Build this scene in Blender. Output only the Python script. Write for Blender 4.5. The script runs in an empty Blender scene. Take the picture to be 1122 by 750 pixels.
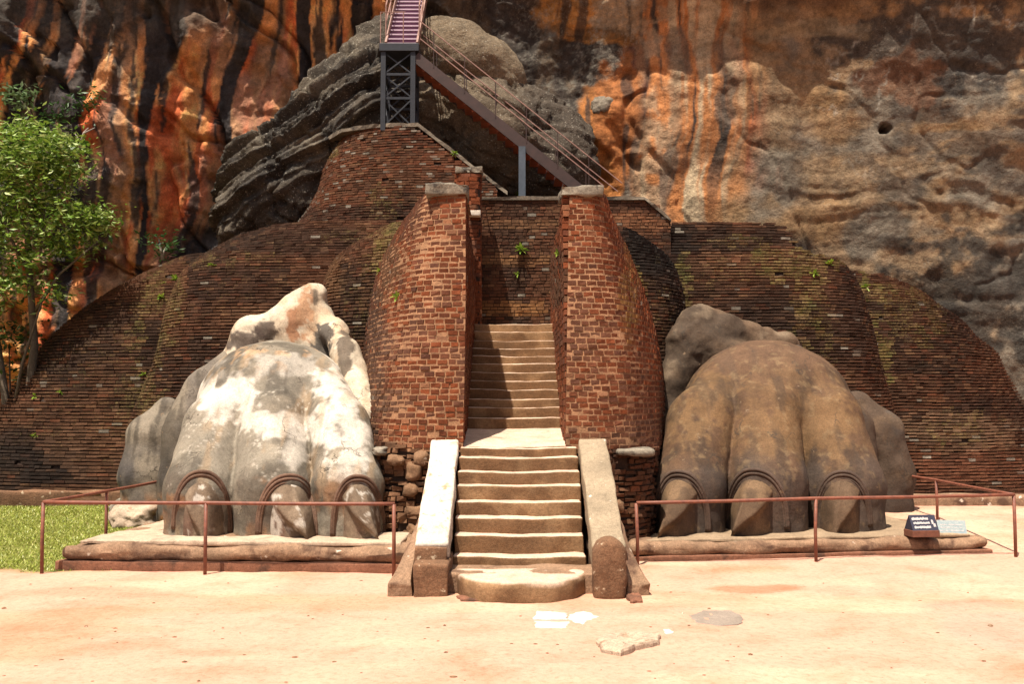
import bpy, bmesh, math, random
import numpy as np
from mathutils import Vector, Matrix

random.seed(7)
rng = np.random.default_rng(7)
C = bpy.context.scene.collection
S = bpy.context.scene

# ------------------------------------------------------------------ camera, sky, sun, exposure
FPX, CX, CY, H = 1100.0, 561.0, 375.0, 2.45
PITCH = math.atan(65.0 / FPX)
cd = bpy.data.cameras.new('camera')
cam = bpy.data.objects.new('camera', cd)
C.objects.link(cam)
cam.location = (0, 0, H)
cam.rotation_euler = (math.pi / 2 + PITCH, 0, 0)
cd.sensor_fit = 'HORIZONTAL'
cd.sensor_width = 36.0
cd.lens = FPX / 1122.0 * 36.0
cd.clip_end = 2000
S.camera = cam

SUN = Vector((-0.19, -0.31, 0.92)).normalized()
w = bpy.data.worlds.new('World')
S.world = w
w.use_nodes = True
nt = w.node_tree
bg = nt.nodes['Background']
sky = nt.nodes.new('ShaderNodeTexSky')
sky.sky_type = 'NISHITA'
sky.sun_disc = False
sky.sun_elevation = math.asin(SUN.z)
sky.sun_rotation = math.atan2(SUN.x, SUN.y)
sky.air_density = 1.0
sky.dust_density = 5.0
sky.ozone_density = 0.6
nt.links.new(sky.outputs[0], bg.inputs[0])
bg.inputs[1].default_value = 0.07
ld = bpy.data.lights.new('sun', 'SUN')
ld.energy = 4.9
ld.angle = math.radians(0.5)
ld.color = (1.0, 0.92, 0.79)
sun = bpy.data.objects.new('sun', ld)
C.objects.link(sun)
sun.rotation_euler = SUN.to_track_quat('Z', 'Y').to_euler()
S.view_settings.view_transform = 'Standard'
S.view_settings.look = 'None'
S.view_settings.exposure = 0.98
S.view_settings.gamma = 1.0
S.view_settings.use_curve_mapping = False

# ------------------------------------------------------------------ survey helpers: turn sightings into real points
ca, sa = math.cos(PITCH), math.sin(PITCH)

def P(px, py, Y):
    t = (CY - py) / FPX
    dz = Y * math.tan(PITCH + math.atan(t))
    ww = Y * ca + dz * sa
    return Vector(((px - CX) / FPX * ww, Y, H + dz))

def XZ(px, z, Y):
    ww = Y * ca + (z - H) * sa
    return (px - CX) / FPX * ww

def PZ(px, py, z):
    Y = (z - H) / math.tan(PITCH + math.atan((CY - py) / FPX))
    return P(px, py, Y)

def pix(p):
    p = np.asarray(p, dtype=float)
    x, y, z = p[..., 0], p[..., 1], p[..., 2]
    ww = y * ca + (z - H) * sa
    v = -y * sa + (z - H) * ca
    return CX + FPX * x / ww, CY - FPX * v / ww

# ------------------------------------------------------------------ noise
def _hash(ix, iy, iz, seed):
    h = (ix.astype(np.uint32) * np.uint32(374761393) + iy.astype(np.uint32) * np.uint32(668265263)
         + iz.astype(np.uint32) * np.uint32(2246822519) + np.uint32((seed * 3266489917) % 4294967296))
    h = (h ^ (h >> np.uint32(13))) * np.uint32(1274126177)
    h = (h ^ (h >> np.uint32(16))) * np.uint32(2654435761)
    h = h ^ (h >> np.uint32(15))
    return h.astype(np.float64) / 4294967295.0

def vnoise(x, y, z, seed=0):
    x, y, z = np.broadcast_arrays(np.asarray(x, float), np.asarray(y, float), np.asarray(z, float))
    fx, fy, fz = np.floor(x), np.floor(y), np.floor(z)
    ix, iy, iz = fx.astype(np.int64), fy.astype(np.int64), fz.astype(np.int64)
    ux, uy, uz = x - fx, y - fy, z - fz
    ux = ux * ux * ux * (ux * (ux * 6 - 15) + 10)
    uy = uy * uy * uy * (uy * (uy * 6 - 15) + 10)
    uz = uz * uz * uz * (uz * (uz * 6 - 15) + 10)
    r = 0
    for a in (0, 1):
        for b in (0, 1):
            for c in (0, 1):
                r = r + _hash(ix + a, iy + b, iz + c, seed) * (ux if a else 1 - ux) * (uy if b else 1 - uy) * (uz if c else 1 - uz)
    return r * 2 - 1

def fbm(x, y, z, oct=4, seed=0, gain=0.5):
    r, a, t = 0, 1.0, 0
    for o in range(oct):
        k = 2.03 ** o
        r = r + a * vnoise(x * k + 17.3 * o, y * k - 9.1 * o, z * k + 5.7 * o, seed + o)
        t += a
        a *= gain
    return r / t * 1.6

def sstep(a, b, x):
    t = np.clip((x - a) / (b - a), 0, 1)
    return t * t * (3 - 2 * t)

def mixc(c, d, m):
    m = np.asarray(m)[..., None]
    return c * (1 - m) + np.asarray(d) * m

# ------------------------------------------------------------------ mesh helpers
def tag(o, label=None, cat=None, group=None, kind=None):
    if label: o['label'] = label
    if cat: o['category'] = cat
    if group: o['group'] = group
    if kind: o['kind'] = kind
    return o

def _attr(me, dom, col):
    at = me.attributes.new('Col', 'FLOAT_COLOR', dom)
    vc = np.asarray(col, float)
    if vc.shape[1] == 3: vc = np.concatenate([vc, np.zeros((len(vc), 1))], 1)
    at.data.foreach_set('color', vc.astype(np.float32).ravel())

def mk(name, verts, faces, mats, parent=None, smooth=False, vcol=None, fcol=None, midx=None):
    me = bpy.data.meshes.new(name)
    V = np.asarray(verts, np.float32).reshape(-1, 3)
    if isinstance(faces, np.ndarray):
        k = faces.shape[1]
        ls = np.arange(len(faces), dtype=np.int32) * k
        lv = faces.astype(np.int32).ravel()
    else:
        ln = np.array([len(f) for f in faces], np.int32)
        ls = np.concatenate([[0], np.cumsum(ln)[:-1]]).astype(np.int32)
        lv = np.fromiter((i for f in faces for i in f), np.int32)
    me.vertices.add(len(V)); me.vertices.foreach_set('co', V.ravel())
    me.loops.add(len(lv)); me.loops.foreach_set('vertex_index', lv)
    me.polygons.add(len(ls)); me.polygons.foreach_set('loop_start', ls)
    if not isinstance(mats, (list, tuple)): mats = [mats]
    for m in mats: me.materials.append(m)
    if midx is not None:
        me.polygons.foreach_set('material_index', np.asarray(midx, np.int32))
    me.polygons.foreach_set('use_smooth', np.full(len(ls), bool(smooth)))
    me.update(calc_edges=True)
    me.validate()
    if vcol is not None: _attr(me, 'POINT', vcol)
    if fcol is not None: _attr(me, 'FACE', fcol)
    o = bpy.data.objects.new(name, me)
    C.objects.link(o)
    if parent is not None:
        o.parent = parent
    return o

def root(name, loc, label, cat, group=None):
    """An Empty at the base of a thing; children keep world coordinates through the inverse."""
    o = bpy.data.objects.new(name, None)
    C.objects.link(o)
    o.location = loc
    o.empty_display_size = 0.2
    tag(o, label, cat, group)
    return o

def adopt(o, par):
    o.parent = par
    if par.parent is None:
        o.location = -Vector(par.location)
    return o

class MB:
    def __init__(s): s.v, s.f, s.c = [], [], []
    def add(s, v, f, c=None):
        n = len(s.v)
        s.v.extend([tuple(map(float, p)) for p in v])
        s.f.extend([tuple(int(i) + n for i in q) for q in f])
        if c is not None: s.c.extend([c] * len(f))
    def tube(s, pts, r, n=8, cap=True, c=None):
        pts = [Vector(p) for p in pts]
        rr = r if isinstance(r, (list, tuple)) else [r] * len(pts)
        V, F = [], []
        prev = None
        for i, p in enumerate(pts):
            t = (pts[min(i + 1, len(pts) - 1)] - pts[max(i - 1, 0)]).normalized()
            a = prev if prev is not None else (Vector((0, 0, 1)) if abs(t.z) < 0.9 else Vector((1, 0, 0)))
            u = (a - t * a.dot(t)).normalized()
            prev = u
            v2 = t.cross(u)
            for k in range(n):
                an = 2 * math.pi * k / n
                V.append(p + (u * math.cos(an) + v2 * math.sin(an)) * rr[i])
        for i in range(len(pts) - 1):
            for k in range(n):
                k2 = (k + 1) % n
                F.append((i * n + k, i * n + k2, (i + 1) * n + k2, (i + 1) * n + k))
        if cap:
            F.append(tuple(range(n - 1, -1, -1)))
            F.append(tuple((len(pts) - 1) * n + k for k in range(n)))
        s.add(V, F, c)
    def bar(s, a, b, wx, wz, c=None):
        """Rectangular bar from a to b, wx wide across, wz deep."""
        a, b = Vector(a), Vector(b)
        t = (b - a).normalized()
        up = Vector((0, 0, 1)) if abs(t.z) < 0.9 else Vector((0, 1, 0))
        u = t.cross(up).normalized()
        v2 = u.cross(t).normalized()
        V = []
        for p in (a, b):
            for i, j in ((-1, -1), (1, -1), (1, 1), (-1, 1)):
                V.append(p + u * (i * wx / 2) + v2 * (j * wz / 2))
        s.add(V, [(3, 2, 1, 0), (4, 5, 6, 7), (0, 1, 5, 4), (1, 2, 6, 5), (2, 3, 7, 6), (3, 0, 4, 7)], c)
    def build(s, name, mat, parent=None, smooth=False):
        o = mk(name, s.v, s.f, mat, None, smooth, fcol=s.c if s.c else None)
        if parent is not None: adopt(o, parent)
        return o

def rbox_arrays(size, r, res):
    """A rounded box (all faces gridded) centred on the origin."""
    sx, sy, sz = [q / 2 for q in size]
    r = min(r, sx * .98, sy * .98, sz * .98)
    idx, V, F = {}, [], []
    def vid(p):
        k = tuple(round(q, 5) for q in p)
        if k not in idx:
            idx[k] = len(V)
            V.append(p)
        return idx[k]
    def axis(h):
        n = max(2, int(round(2 * h / res)))
        a = list(np.linspace(-h + r, h - r, n + 1)) if h > r else [0.0]
        e = [h - r + r * q for q in (0.42, 0.75, 1.0)]
        return [-q for q in reversed(e)] + [float(q) for q in a] + e
    A = [axis(sx), axis(sy), axis(sz)]
    hs = (sx, sy, sz)
    for ax in range(3):
        u, v = (ax + 1) % 3, (ax + 2) % 3
        for sg in (-1, 1):
            for i in range(len(A[u]) - 1):
                for j in range(len(A[v]) - 1):
                    q = []
                    for (a, b) in ((i, j), (i + 1, j), (i + 1, j + 1), (i, j + 1)):
                        p = [0, 0, 0]
                        p[ax] = sg * hs[ax]; p[u] = A[u][a]; p[v] = A[v][b]
                        q.append(vid(tuple(p)))
                    F.append(q if sg > 0 else q[::-1])
    V = np.array(V, float)
    lim = np.array([sx - r, sy - r, sz - r])
    Q = np.clip(V, -lim, lim)
    D = V - Q
    L = np.linalg.norm(D, axis=1, keepdims=True)
    L[L == 0] = 1
    N = D / L
    return Q + N * r, F, N

def rbox(lo, hi, r=0.03, res=0.12, amp=0.012, freq=2.5, rot=0.0, seed=0, shear=None):
    lo, hi = np.array(lo, float), np.array(hi, float)
    V, F, N = rbox_arrays(hi - lo, r, res)
    c = (lo + hi) / 2
    W = V + c
    d = fbm(W[:, 0] * freq, W[:, 1] * freq, W[:, 2] * freq, 4, seed) * amp
    V = V + N * d[:, None]
    if rot:
        cs, sn = math.cos(rot), math.sin(rot)
        V = np.stack([V[:, 0] * cs - V[:, 1] * sn, V[:, 0] * sn + V[:, 1] * cs, V[:, 2]], 1)
    V = V + c
    if shear is not None: V = shear(V)
    return V, F

def worn_lit_treads(V, F):
    """Worn treads, dirty risers; the lit-tread, shaded-riser contrast is painted into the colour."""
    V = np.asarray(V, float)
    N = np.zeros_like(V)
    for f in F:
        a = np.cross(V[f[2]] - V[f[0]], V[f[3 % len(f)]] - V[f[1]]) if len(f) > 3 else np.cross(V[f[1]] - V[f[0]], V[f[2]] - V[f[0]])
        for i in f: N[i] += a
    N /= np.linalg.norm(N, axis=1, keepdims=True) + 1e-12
    k = sstep(.45, .85, N[:, 2] + .25 * fbm(V[:, 0] * 3, V[:, 1] * 3, V[:, 2] * 3, 3, 66))  # upward faces take the painted lit tone, upright ones the shaded
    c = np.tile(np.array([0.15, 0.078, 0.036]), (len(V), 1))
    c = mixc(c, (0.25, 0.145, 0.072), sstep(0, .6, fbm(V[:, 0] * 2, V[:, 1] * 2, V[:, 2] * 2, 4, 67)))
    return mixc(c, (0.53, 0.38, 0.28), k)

def surface_nets(Fv, org, h):
    nx, ny, nz = Fv.shape
    sgn = Fv < 0
    cnt = np.zeros((nx - 1, ny - 1, nz - 1)); acc = np.zeros((nx - 1, ny - 1, nz - 1, 3))
    cor = [(a, b, c) for a in (0, 1) for b in (0, 1) for c in (0, 1)]
    def sl(a, b, c): return (slice(a, nx - 1 + a), slice(b, ny - 1 + b), slice(c, nz - 1 + c))
    for i in range(8):
        for j in range(i + 1, 8):
            d = [cor[j][k] - cor[i][k] for k in range(3)]
            if sum(abs(q) for q in d) != 1: continue
            A, B = Fv[sl(*cor[i])], Fv[sl(*cor[j])]
            m = (A < 0) != (B < 0)
            t = np.where(m, A / np.where(m, A - B, 1), 0)
            for k in range(3):
                acc[..., k] += np.where(m, cor[i][k] + t * d[k], 0)
            cnt += m
    act = cnt > 0
    ids = -np.ones(act.shape, np.int64)
    ids[act] = np.arange(act.sum())
    I = np.argwhere(act)
    V = (I + acc[act] / cnt[act][:, None]) * h + np.array(org)
    faces = []
    for ax in range(3):
        u, v = (ax + 1) % 3, (ax + 2) % 3
        s0 = [slice(None)] * 3; s1 = [slice(None)] * 3
        s0[ax] = slice(0, -1); s1[ax] = slice(1, None)
        a, b = sgn[tuple(s0)], sgn[tuple(s1)]
        ch = a != b
        E = np.argwhere(ch)
        ok = np.ones(len(E), bool)
        for k in (u, v):
            ok &= (E[:, k] > 0) & (E[:, k] < Fv.shape[k] - 1)
        E = E[ok]
        neg = a[tuple(E.T)]
        def cell(du, dv):
            q = E.copy(); q[:, u] -= du; q[:, v] -= dv
            return ids[tuple(q.T)]
        Q = np.stack([cell(1, 1), cell(0, 1), cell(0, 0), cell(1, 0)], 1)
        Q[~neg] = Q[~neg][:, ::-1]
        faces.append(Q)
    return V, np.concatenate(faces)

# ------------------------------------------------------------------ materials
def mat_new(name):
    m = bpy.data.materials.new(name)
    m.use_nodes = True
    n = m.node_tree.nodes
    return m, n, m.node_tree.links, n['Principled BSDF']

def noise_node(n, l, co, scale, detail=6, rough=0.6, dist=0.0):
    t = n.new('ShaderNodeTexNoise')
    t.inputs['Scale'].default_value = scale
    t.inputs['Detail'].default_value = detail
    t.inputs['Roughness'].default_value = rough
    t.inputs['Distortion'].default_value = dist
    l.new(co, t.inputs['Vector'])
    return t.outputs['Fac']

def ramp_node(n, l, fac, stops):
    r = n.new('ShaderNodeValToRGB')
    e = r.color_ramp.elements
    while len(e) < len(stops): e.new(0.5)
    for i, (p, c) in enumerate(stops):
        e[i].position = p
        e[i].color = (*c, 1) if len(c) == 3 else c
    l.new(fac, r.inputs[0])
    return r.outputs[0]

def mixn(n, l, fac, a, b, mode='MIX'):
    m = n.new('ShaderNodeMix')
    m.data_type = 'RGBA'
    m.blend_type = mode
    for s, v in ((m.inputs[0], fac), (m.inputs[6], a), (m.inputs[7], b)):
        if hasattr(v, 'links'): l.new(v, s)
        elif isinstance(v, (int, float)): s.default_value = v
        else: s.default_value = (*v, 1)
    return m.outputs[2]

def g3(v): return (v, v, v)

def mat_stone(name, color=None, scale=3.0, var=0.45, bump=0.25, bscale=14.0, rough=0.9, speck=None, stain=None, spec=0.25, bdist=0.03, moss=False, cracks=None):
    """Weathered mineral surface; colour from the mesh's own stain map when color is None."""
    m, n, l, b = mat_new(name)
    tc = n.new('ShaderNodeTexCoord')
    co = n.new('ShaderNodeNewGeometry').outputs['Position']
    if color is None:
        at = n.new('ShaderNodeAttribute'); at.attribute_name = 'Col'
        base = at.outputs['Color']
    else:
        base = color
    f1 = noise_node(n, l, co, scale, 8, 0.65)
    v1 = ramp_node(n, l, f1, [(0.25, g3(1 - var)), (0.55, g3(1.0)), (0.8, g3(1 + var * 0.7))])
    col = mixn(n, l, 1.0, base, v1, 'MULTIPLY')
    f2 = noise_node(n, l, co, scale * 9, 6, 0.7)
    v2 = ramp_node(n, l, f2, [(0.3, g3(1 - var * 0.7)), (0.55, g3(1.0)), (0.75, g3(1 + var * 0.5))])
    col = mixn(n, l, 1.0, col, v2, 'MULTIPLY')
    f3 = noise_node(n, l, co, scale * 27, 4, 0.7)
    v3 = ramp_node(n, l, f3, [(0.32, g3(1 - var * 0.8)), (0.5, g3(1.0)), (0.68, g3(1 + var * 0.6))])
    col = mixn(n, l, 1.0, col, v3, 'MULTIPLY')
    if moss:
        fm = noise_node(n, l, co, moss[0], 6, 0.8)
        fm2 = noise_node(n, l, co, 3.0, 4, 0.6)
        ad = n.new('ShaderNodeMath'); ad.operation = 'MULTIPLY_ADD'
        l.new(fm, ad.inputs[0]); ad.inputs[1].default_value = 1.0
        l.new(at.outputs['Alpha'], ad.inputs[2])
        mm = ramp_node(n, l, ad.outputs[0], [(0.74, g3(0)), (0.98, g3(1))])
        mc = ramp_node(n, l, fm2, moss[1])
        col = mixn(n, l, mm, col, mc)
    if cracks:
        vo = n.new('ShaderNodeTexVoronoi'); vo.feature = 'DISTANCE_TO_EDGE'
        vo.inputs['Scale'].default_value = cracks[0]
        wv = n.new('ShaderNodeVectorMath'); wv.operation = 'ADD'
        nz_ = n.new('ShaderNodeTexNoise'); nz_.inputs['Scale'].default_value = 2.2; nz_.inputs['Detail'].default_value = 6
        l.new(co, nz_.inputs['Vector']); l.new(co, wv.inputs[0]); l.new(nz_.outputs['Color'], wv.inputs[1])
        l.new(wv.outputs[0], vo.inputs['Vector'])
        mc1 = ramp_node(n, l, vo.outputs['Distance'], [(0.0, g3(1)), (cracks[1], g3(0))])
        mc2 = ramp_node(n, l, noise_node(n, l, co, 1.1, 4, 0.6), [(0.48, g3(0)), (0.58, g3(1))])
        mcm = mixn(n, l, 1.0, mc1, mc2, 'MULTIPLY')
        col = mixn(n, l, mcm, col, cracks[2])
        # small chips showing a rougher core
        ch = ramp_node(n, l, noise_node(n, l, co, 5.5, 5, 0.75), [(0.66, g3(0)), (0.685, g3(1))])
        col = mixn(n, l, ch, col, cracks[3])
    if stain:
        fs = noise_node(n, l, co, stain[1], 7, 0.62, 0.4)
        ms = ramp_node(n, l, fs, [(stain[2], g3(0)), (stain[2] + 0.12, g3(1))])
        col = mixn(n, l, ms, col, stain[0])
    if speck:
        fs = noise_node(n, l, co, speck[1], 4, 0.55)
        ms = ramp_node(n, l, fs, [(speck[2], g3(0)), (speck[2] + 0.05, g3(1))])
        col = mixn(n, l, ms, col, speck[0])
    l.new(col, b.inputs['Base Color'])
    b.inputs['Roughness'].default_value = rough
    b.inputs['Specular IOR Level'].default_value = spec
    bp = n.new('ShaderNodeBump')
    bp.inputs['Strength'].default_value = bump
    bp.inputs['Distance'].default_value = bdist
    h1 = noise_node(n, l, co, bscale, 10, 0.68)
    l.new(h1, bp.inputs['Height'])
    l.new(bp.outputs[0], b.inputs['Normal'])
    return m

def mat_plain(name, color, rough=0.6, metal=0.0, var=0.25, scale=8.0, color2=None, spec=0.4):
    m, n, l, b = mat_new(name)
    co = n.new('ShaderNodeNewGeometry').outputs['Position']
    f = noise_node(n, l, co, scale, 6, 0.65)
    c2 = color2 or tuple(q * (1 - var) for q in color)
    col = ramp_node(n, l, f, [(0.35, color), (0.65, c2)])
    l.new(col, b.inputs['Base Color'])
    b.inputs['Roughness'].default_value = rough
    b.inputs['Metallic'].default_value = metal
    b.inputs['Specular IOR Level'].default_value = spec
    return m

def mat_leaf(name, ramp, trans=0.25):
    m, n, l, b = mat_new(name)
    g = n.new('ShaderNodeNewGeometry')
    col = ramp_node(n, l, g.outputs['Random Per Island'], ramp)
    l.new(col, b.inputs['Base Color'])
    b.inputs['Roughness'].default_value = 0.45
    b.inputs['Specular IOR Level'].default_value = 0.4
    t = n.new('ShaderNodeBsdfTranslucent')
    l.new(col, t.inputs['Color'])
    mx = n.new('ShaderNodeMixShader')
    mx.inputs[0].default_value = trans
    l.new(b.outputs[0], mx.inputs[1]); l.new(t.outputs[0], mx.inputs[2])
    l.new(mx.outputs[0], n['Material Output'].inputs['Surface'])
    return m

M = {}
M['brick'] = mat_stone('weathered_brick', None, 2.2, 0.35, 0.35, 26.0, 0.92, spec=0.15, moss=(21, [(0.35, (0.20, 0.13, 0.06)), (0.5, (0.155, 0.115, 0.04)), (0.66, (0.085, 0.082, 0.024))]))
M['mortar_dark'] = mat_stone('dark_mortar', (0.035, 0.02, 0.013), 4, 0.5, 0.4, 30)
M['mortar_pale'] = mat_stone('pale_mortar', (0.27, 0.138, 0.070), 3, 0.5, 0.5, 30)
M['cliff'] = mat_stone('stained_cliff_rock', None, 0.9, 0.36, 0.8, 3.6, 0.9, spec=0.2, bdist=0.15, moss=(9, [(0.35, (0.19, 0.16, 0.12)), (0.6, (0.24, 0.21, 0.165))]))
M['rock'] = mat_stone('grey_rock', None, 1.6, 0.5, 0.9, 7.0, 0.92, speck=((0.26, 0.235, 0.19), 22.0, 0.62), spec=0.2, bdist=0.13)
M['paw'] = mat_stone('carved_stone', None, 2.6, 0.36, 0.5, 13, 0.85, spec=0.2, cracks=(1.0, 0.012, (0.04, 0.03, 0.022), (0.15, 0.10, 0.062)))
M['step'] = mat_stone('worn_step_stone', None, 2.4, 0.35, 0.45, 22, 0.9, stain=((0.15, 0.085, 0.045), 1.6, 0.62))
M['plinth'] = mat_stone('plinth_stone', (0.25, 0.15, 0.09), 2.4, 0.45, 0.7, 12, 0.9, stain=((0.085, 0.045, 0.028), 2.2, 0.53), speck=((0.5, 0.42, 0.33), 7, 0.66))
M['plinth_top'] = mat_stone('plinth_top_stone', (0.42, 0.31, 0.22), 2.4, 0.35, 0.4, 18, 0.9, stain=((0.16, 0.11, 0.075), 1.6, 0.57))
M['plinth_top_grey'] = mat_stone('plinth_top_tan', (0.27, 0.19, 0.12), 2.4, 0.35, 0.4, 18, 0.9)
M['red_course'] = mat_stone('red_stone_course', (0.20, 0.085, 0.048), 2.4, 0.4, 0.5, 18, 0.9, stain=((0.07, 0.035, 0.022), 2.2, 0.55))
M['white_slab'] = mat_stone('limewashed_slab', (0.52, 0.45, 0.37), 2.5, 0.3, 0.4, 16, 0.85, stain=((0.30, 0.18, 0.10), 5.0, 0.55))
M['grey_slab'] = mat_stone('grey_slab', (0.27, 0.205, 0.135), 2.4, 0.35, 0.4, 24, 0.85, speck=((0.55, 0.5, 0.42), 8, 0.68))
M['brown_block'] = mat_stone('brown_block_stone', (0.165, 0.085, 0.045), 2.4, 0.45, 0.6, 16, 0.9, speck=((0.40, 0.30, 0.2), 10, 0.64))
M['cap'] = mat_stone('grey_cap_stone', (0.21, 0.178, 0.135), 3, 0.5, 0.6, 18, 0.9, stain=((0.045, 0.037, 0.03), 4.5, 0.52))
M['pale_rock'] = mat_stone('pale_rock', (0.40, 0.30, 0.215), 3, 0.4, 0.6, 14, stain=((0.2, 0.11, 0.06), 5, 0.56))
M['grey_paving'] = mat_stone('grey_paving', (0.25, 0.20, 0.16), 3, 0.3, 0.5, 14)
M['white_paving'] = mat_stone('white_paving', (0.50, 0.46, 0.41), 3, 0.2, 0.3, 18)
M['coping'] = mat_stone('dark_coping_stone', (0.15, 0.12, 0.088), 3, 0.5, 0.5, 18, 0.9, stain=((0.04, 0.033, 0.027), 3.5, 0.52))
M['rubble'] = mat_stone('rubble_stone', (0.19, 0.105, 0.056), 3, 0.45, 0.6, 14, 0.9, speck=((0.55, 0.45, 0.35), 6, 0.64))
M['rust'] = mat_plain('rusty_paint', (0.20, 0.065, 0.035), 0.6, 0.0, 0.4, 14, (0.12, 0.04, 0.025))
M['steel_dark'] = mat_plain('dark_blue_steel', (0.014, 0.016, 0.023), 0.55, 0.0, 0.4, 6)
M['steel_grey'] = mat_plain('grey_blue_steel', (0.06, 0.075, 0.095), 0.55, 0.0, 0.3, 5)
M['steel_brown'] = mat_plain('brown_steel', (0.04, 0.018, 0.014), 0.6, 0.0, 0.4, 6)
M['tread_rust'] = mat_plain('rusty_tread', (0.22, 0.06, 0.025), 0.7, 0.0, 0.4, 5)
M['tread_pale'] = mat_plain('pale_purple_tread', (0.42, 0.30, 0.36), 0.6, 0.0, 0.2, 5)
M['tread_purple'] = mat_plain('purple_riser', (0.15, 0.05, 0.10), 0.6, 0.0, 0.3, 5)
M['rail_pink'] = mat_plain('pinkish_rail_paint', (0.27, 0.15, 0.12), 0.6, 0.0, 0.3, 7)
M['sign_dark'] = mat_plain('dark_sign_board', (0.03, 0.03, 0.05), 0.5, 0.0, 0.3, 20)
M['sign_white'] = mat_plain('white_sign_paint', (0.42, 0.38, 0.37), 0.6, 0.0, 0.2, 60)
M['sign_blue'] = mat_plain('faded_blue_sign', (0.15, 0.20, 0.22), 0.6, 0.0, 0.3, 30, (0.26, 0.28, 0.26))
M['wood_box'] = mat_plain('brown_wood', (0.16, 0.06, 0.035), 0.6, 0.0, 0.4, 12)
M['bark'] = mat_stone('tree_bark', (0.11, 0.085, 0.06), 3, 0.5, 0.6, 14)
M['bark_pale'] = mat_plain('pale_bark', (0.32, 0.27, 0.22), 0.8, 0.0, 0.4, 6)
M['leaf'] = mat_leaf('green_leaf', [(0.0, (0.035, 0.08, 0.012)), (0.3, (0.11, 0.19, 0.02)), (0.7, (0.21, 0.30, 0.045)), (1.0, (0.38, 0.43, 0.17))])
M['leaf_dark'] = mat_leaf('dark_green_leaf', [(0.0, (0.012, 0.035, 0.01)), (0.6, (0.03, 0.075, 0.015)), (1.0, (0.06, 0.13, 0.03))])
M['leaf_grey'] = mat_leaf('greyish_leaf', [(0.0, (0.06, 0.11, 0.04)), (0.6, (0.11, 0.18, 0.07)), (1.0, (0.22, 0.28, 0.16))])
M['weed'] = mat_leaf('bright_weed_leaf', [(0.0, (0.10, 0.20, 0.015)), (0.6, (0.2, 0.30, 0.03)), (1.0, (0.30, 0.36, 0.06))])
M['grass'] = mat_leaf('grass_blade', [(0.0, (0.15, 0.19, 0.02)), (0.5, (0.29, 0.33, 0.045)), (0.85, (0.40, 0.40, 0.10)), (1.0, (0.46, 0.39, 0.16))], 0.15)

# sandy ground with lawn at the left
def make_ground_mat():
    m, n, l, b = mat_new('sandy_ground')
    at = n.new('ShaderNodeAttribute'); at.attribute_name = 'Col'
    co = n.new('ShaderNodeNewGeometry').outputs['Position']
    f1 = noise_node(n, l, co, 0.9, 8, 0.65, 0.3)
    c1 = ramp_node(n, l, f1, [(0.3, (0.82, 0.74, 0.66)), (0.5, g3(1.0)), (0.72, (1.14, 1.12, 1.1))])
    col = mixn(n, l, 1.0, at.outputs['Color'], c1, 'MULTIPLY')
    f2 = noise_node(n, l, co, 13, 8, 0.75)
    c2 = ramp_node(n, l, f2, [(0.32, (0.78, 0.71, 0.66)), (0.5, g3(1.0)), (0.7, g3(1.08))])
    col = mixn(n, l, 1.0, col, c2, 'MULTIPLY')
    f3 = noise_node(n, l, co, 55, 4, 0.7)
    c3 = ramp_node(n, l, f3, [(0.28, (0.66, 0.58, 0.5)), (0.42, g3(1.0))])
    col = mixn(n, l, 0.8, col, c3, 'MULTIPLY')
    l.new(col, b.inputs['Base Color'])
    b.inputs['Roughness'].default_value = 0.95
    b.inputs['Specular IOR Level'].default_value = 0.1
    bp = n.new('ShaderNodeBump'); bp.inputs['Strength'].default_value = 0.7; bp.inputs['Distance'].default_value = 0.04
    l.new(noise_node(n, l, co, 7, 10, 0.72), bp.inputs['Height'])
    l.new(bp.outputs[0], b.inputs['Normal'])
    return m
M['ground'] = make_ground_mat()

# ------------------------------------------------------------------ ground
def base_z(x, y):
    return 0.30 * sstep(15.6, 20.5, y) * sstep(1.5, 5.0, np.abs(x))

def lawn_mask(x, y):
    e = 0.25 * fbm(x * 1.3, y * 1.3, 0, 3, 41)
    return sstep(-5.35, -5.75, x + e * .6) * sstep(14.45, 14.85, y + e)

def ground_z(x, y):
    return base_z(x, y) + 0.016 * fbm(x * .7, y * .7, 0, 4, 3) + 0.006 * fbm(x * 4, y * 4, 0, 3, 5)

xs = np.concatenate([np.linspace(-150, -16, 20)[:-1], np.linspace(-16, 16, 330), np.linspace(16, 150, 20)[1:]])
ys = np.concatenate([np.linspace(-60, 5, 14)[:-1], np.linspace(5, 27, 250), np.linspace(27, 200, 16)[1:]])
GX, GY = np.meshgrid(xs, ys)
GZ = ground_z(GX, GY)
nx, ny = len(xs), len(ys)
gv = np.stack([GX.ravel(), GY.ravel(), GZ.ravel()], 1)
gi = np.arange(nx * ny).reshape(ny, nx)
gf = np.stack([gi[:-1, :-1].ravel(), gi[:-1, 1:].ravel(), gi[1:, 1:].ravel(), gi[1:, :-1].ravel()], 1)
gx, gy = gv[:, 0], gv[:, 1]
sand = np.tile(np.array([0.46, 0.268, 0.192]), (len(gv), 1))
n1 = fbm(gx * .35, gy * .8, 0, 4, 11)
sand = mixc(sand, (0.40, 0.225, 0.14), sstep(0.0, 0.6, n1) * .8)
sand = mixc(sand, (0.50, 0.335, 0.235), sstep(0.1, 0.6, fbm(gx * .5, gy * .9, 3, 3, 12)) * .6)
gpx, gpy = pix(gv)
def blob(px, py, cx, cy, rx, ry): return ((px - cx) / rx) ** 2 + ((py - cy) / ry) ** 2
wob = 0.5 * fbm(gx * 1.6, gy * 2.5, 0, 4, 19)
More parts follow.
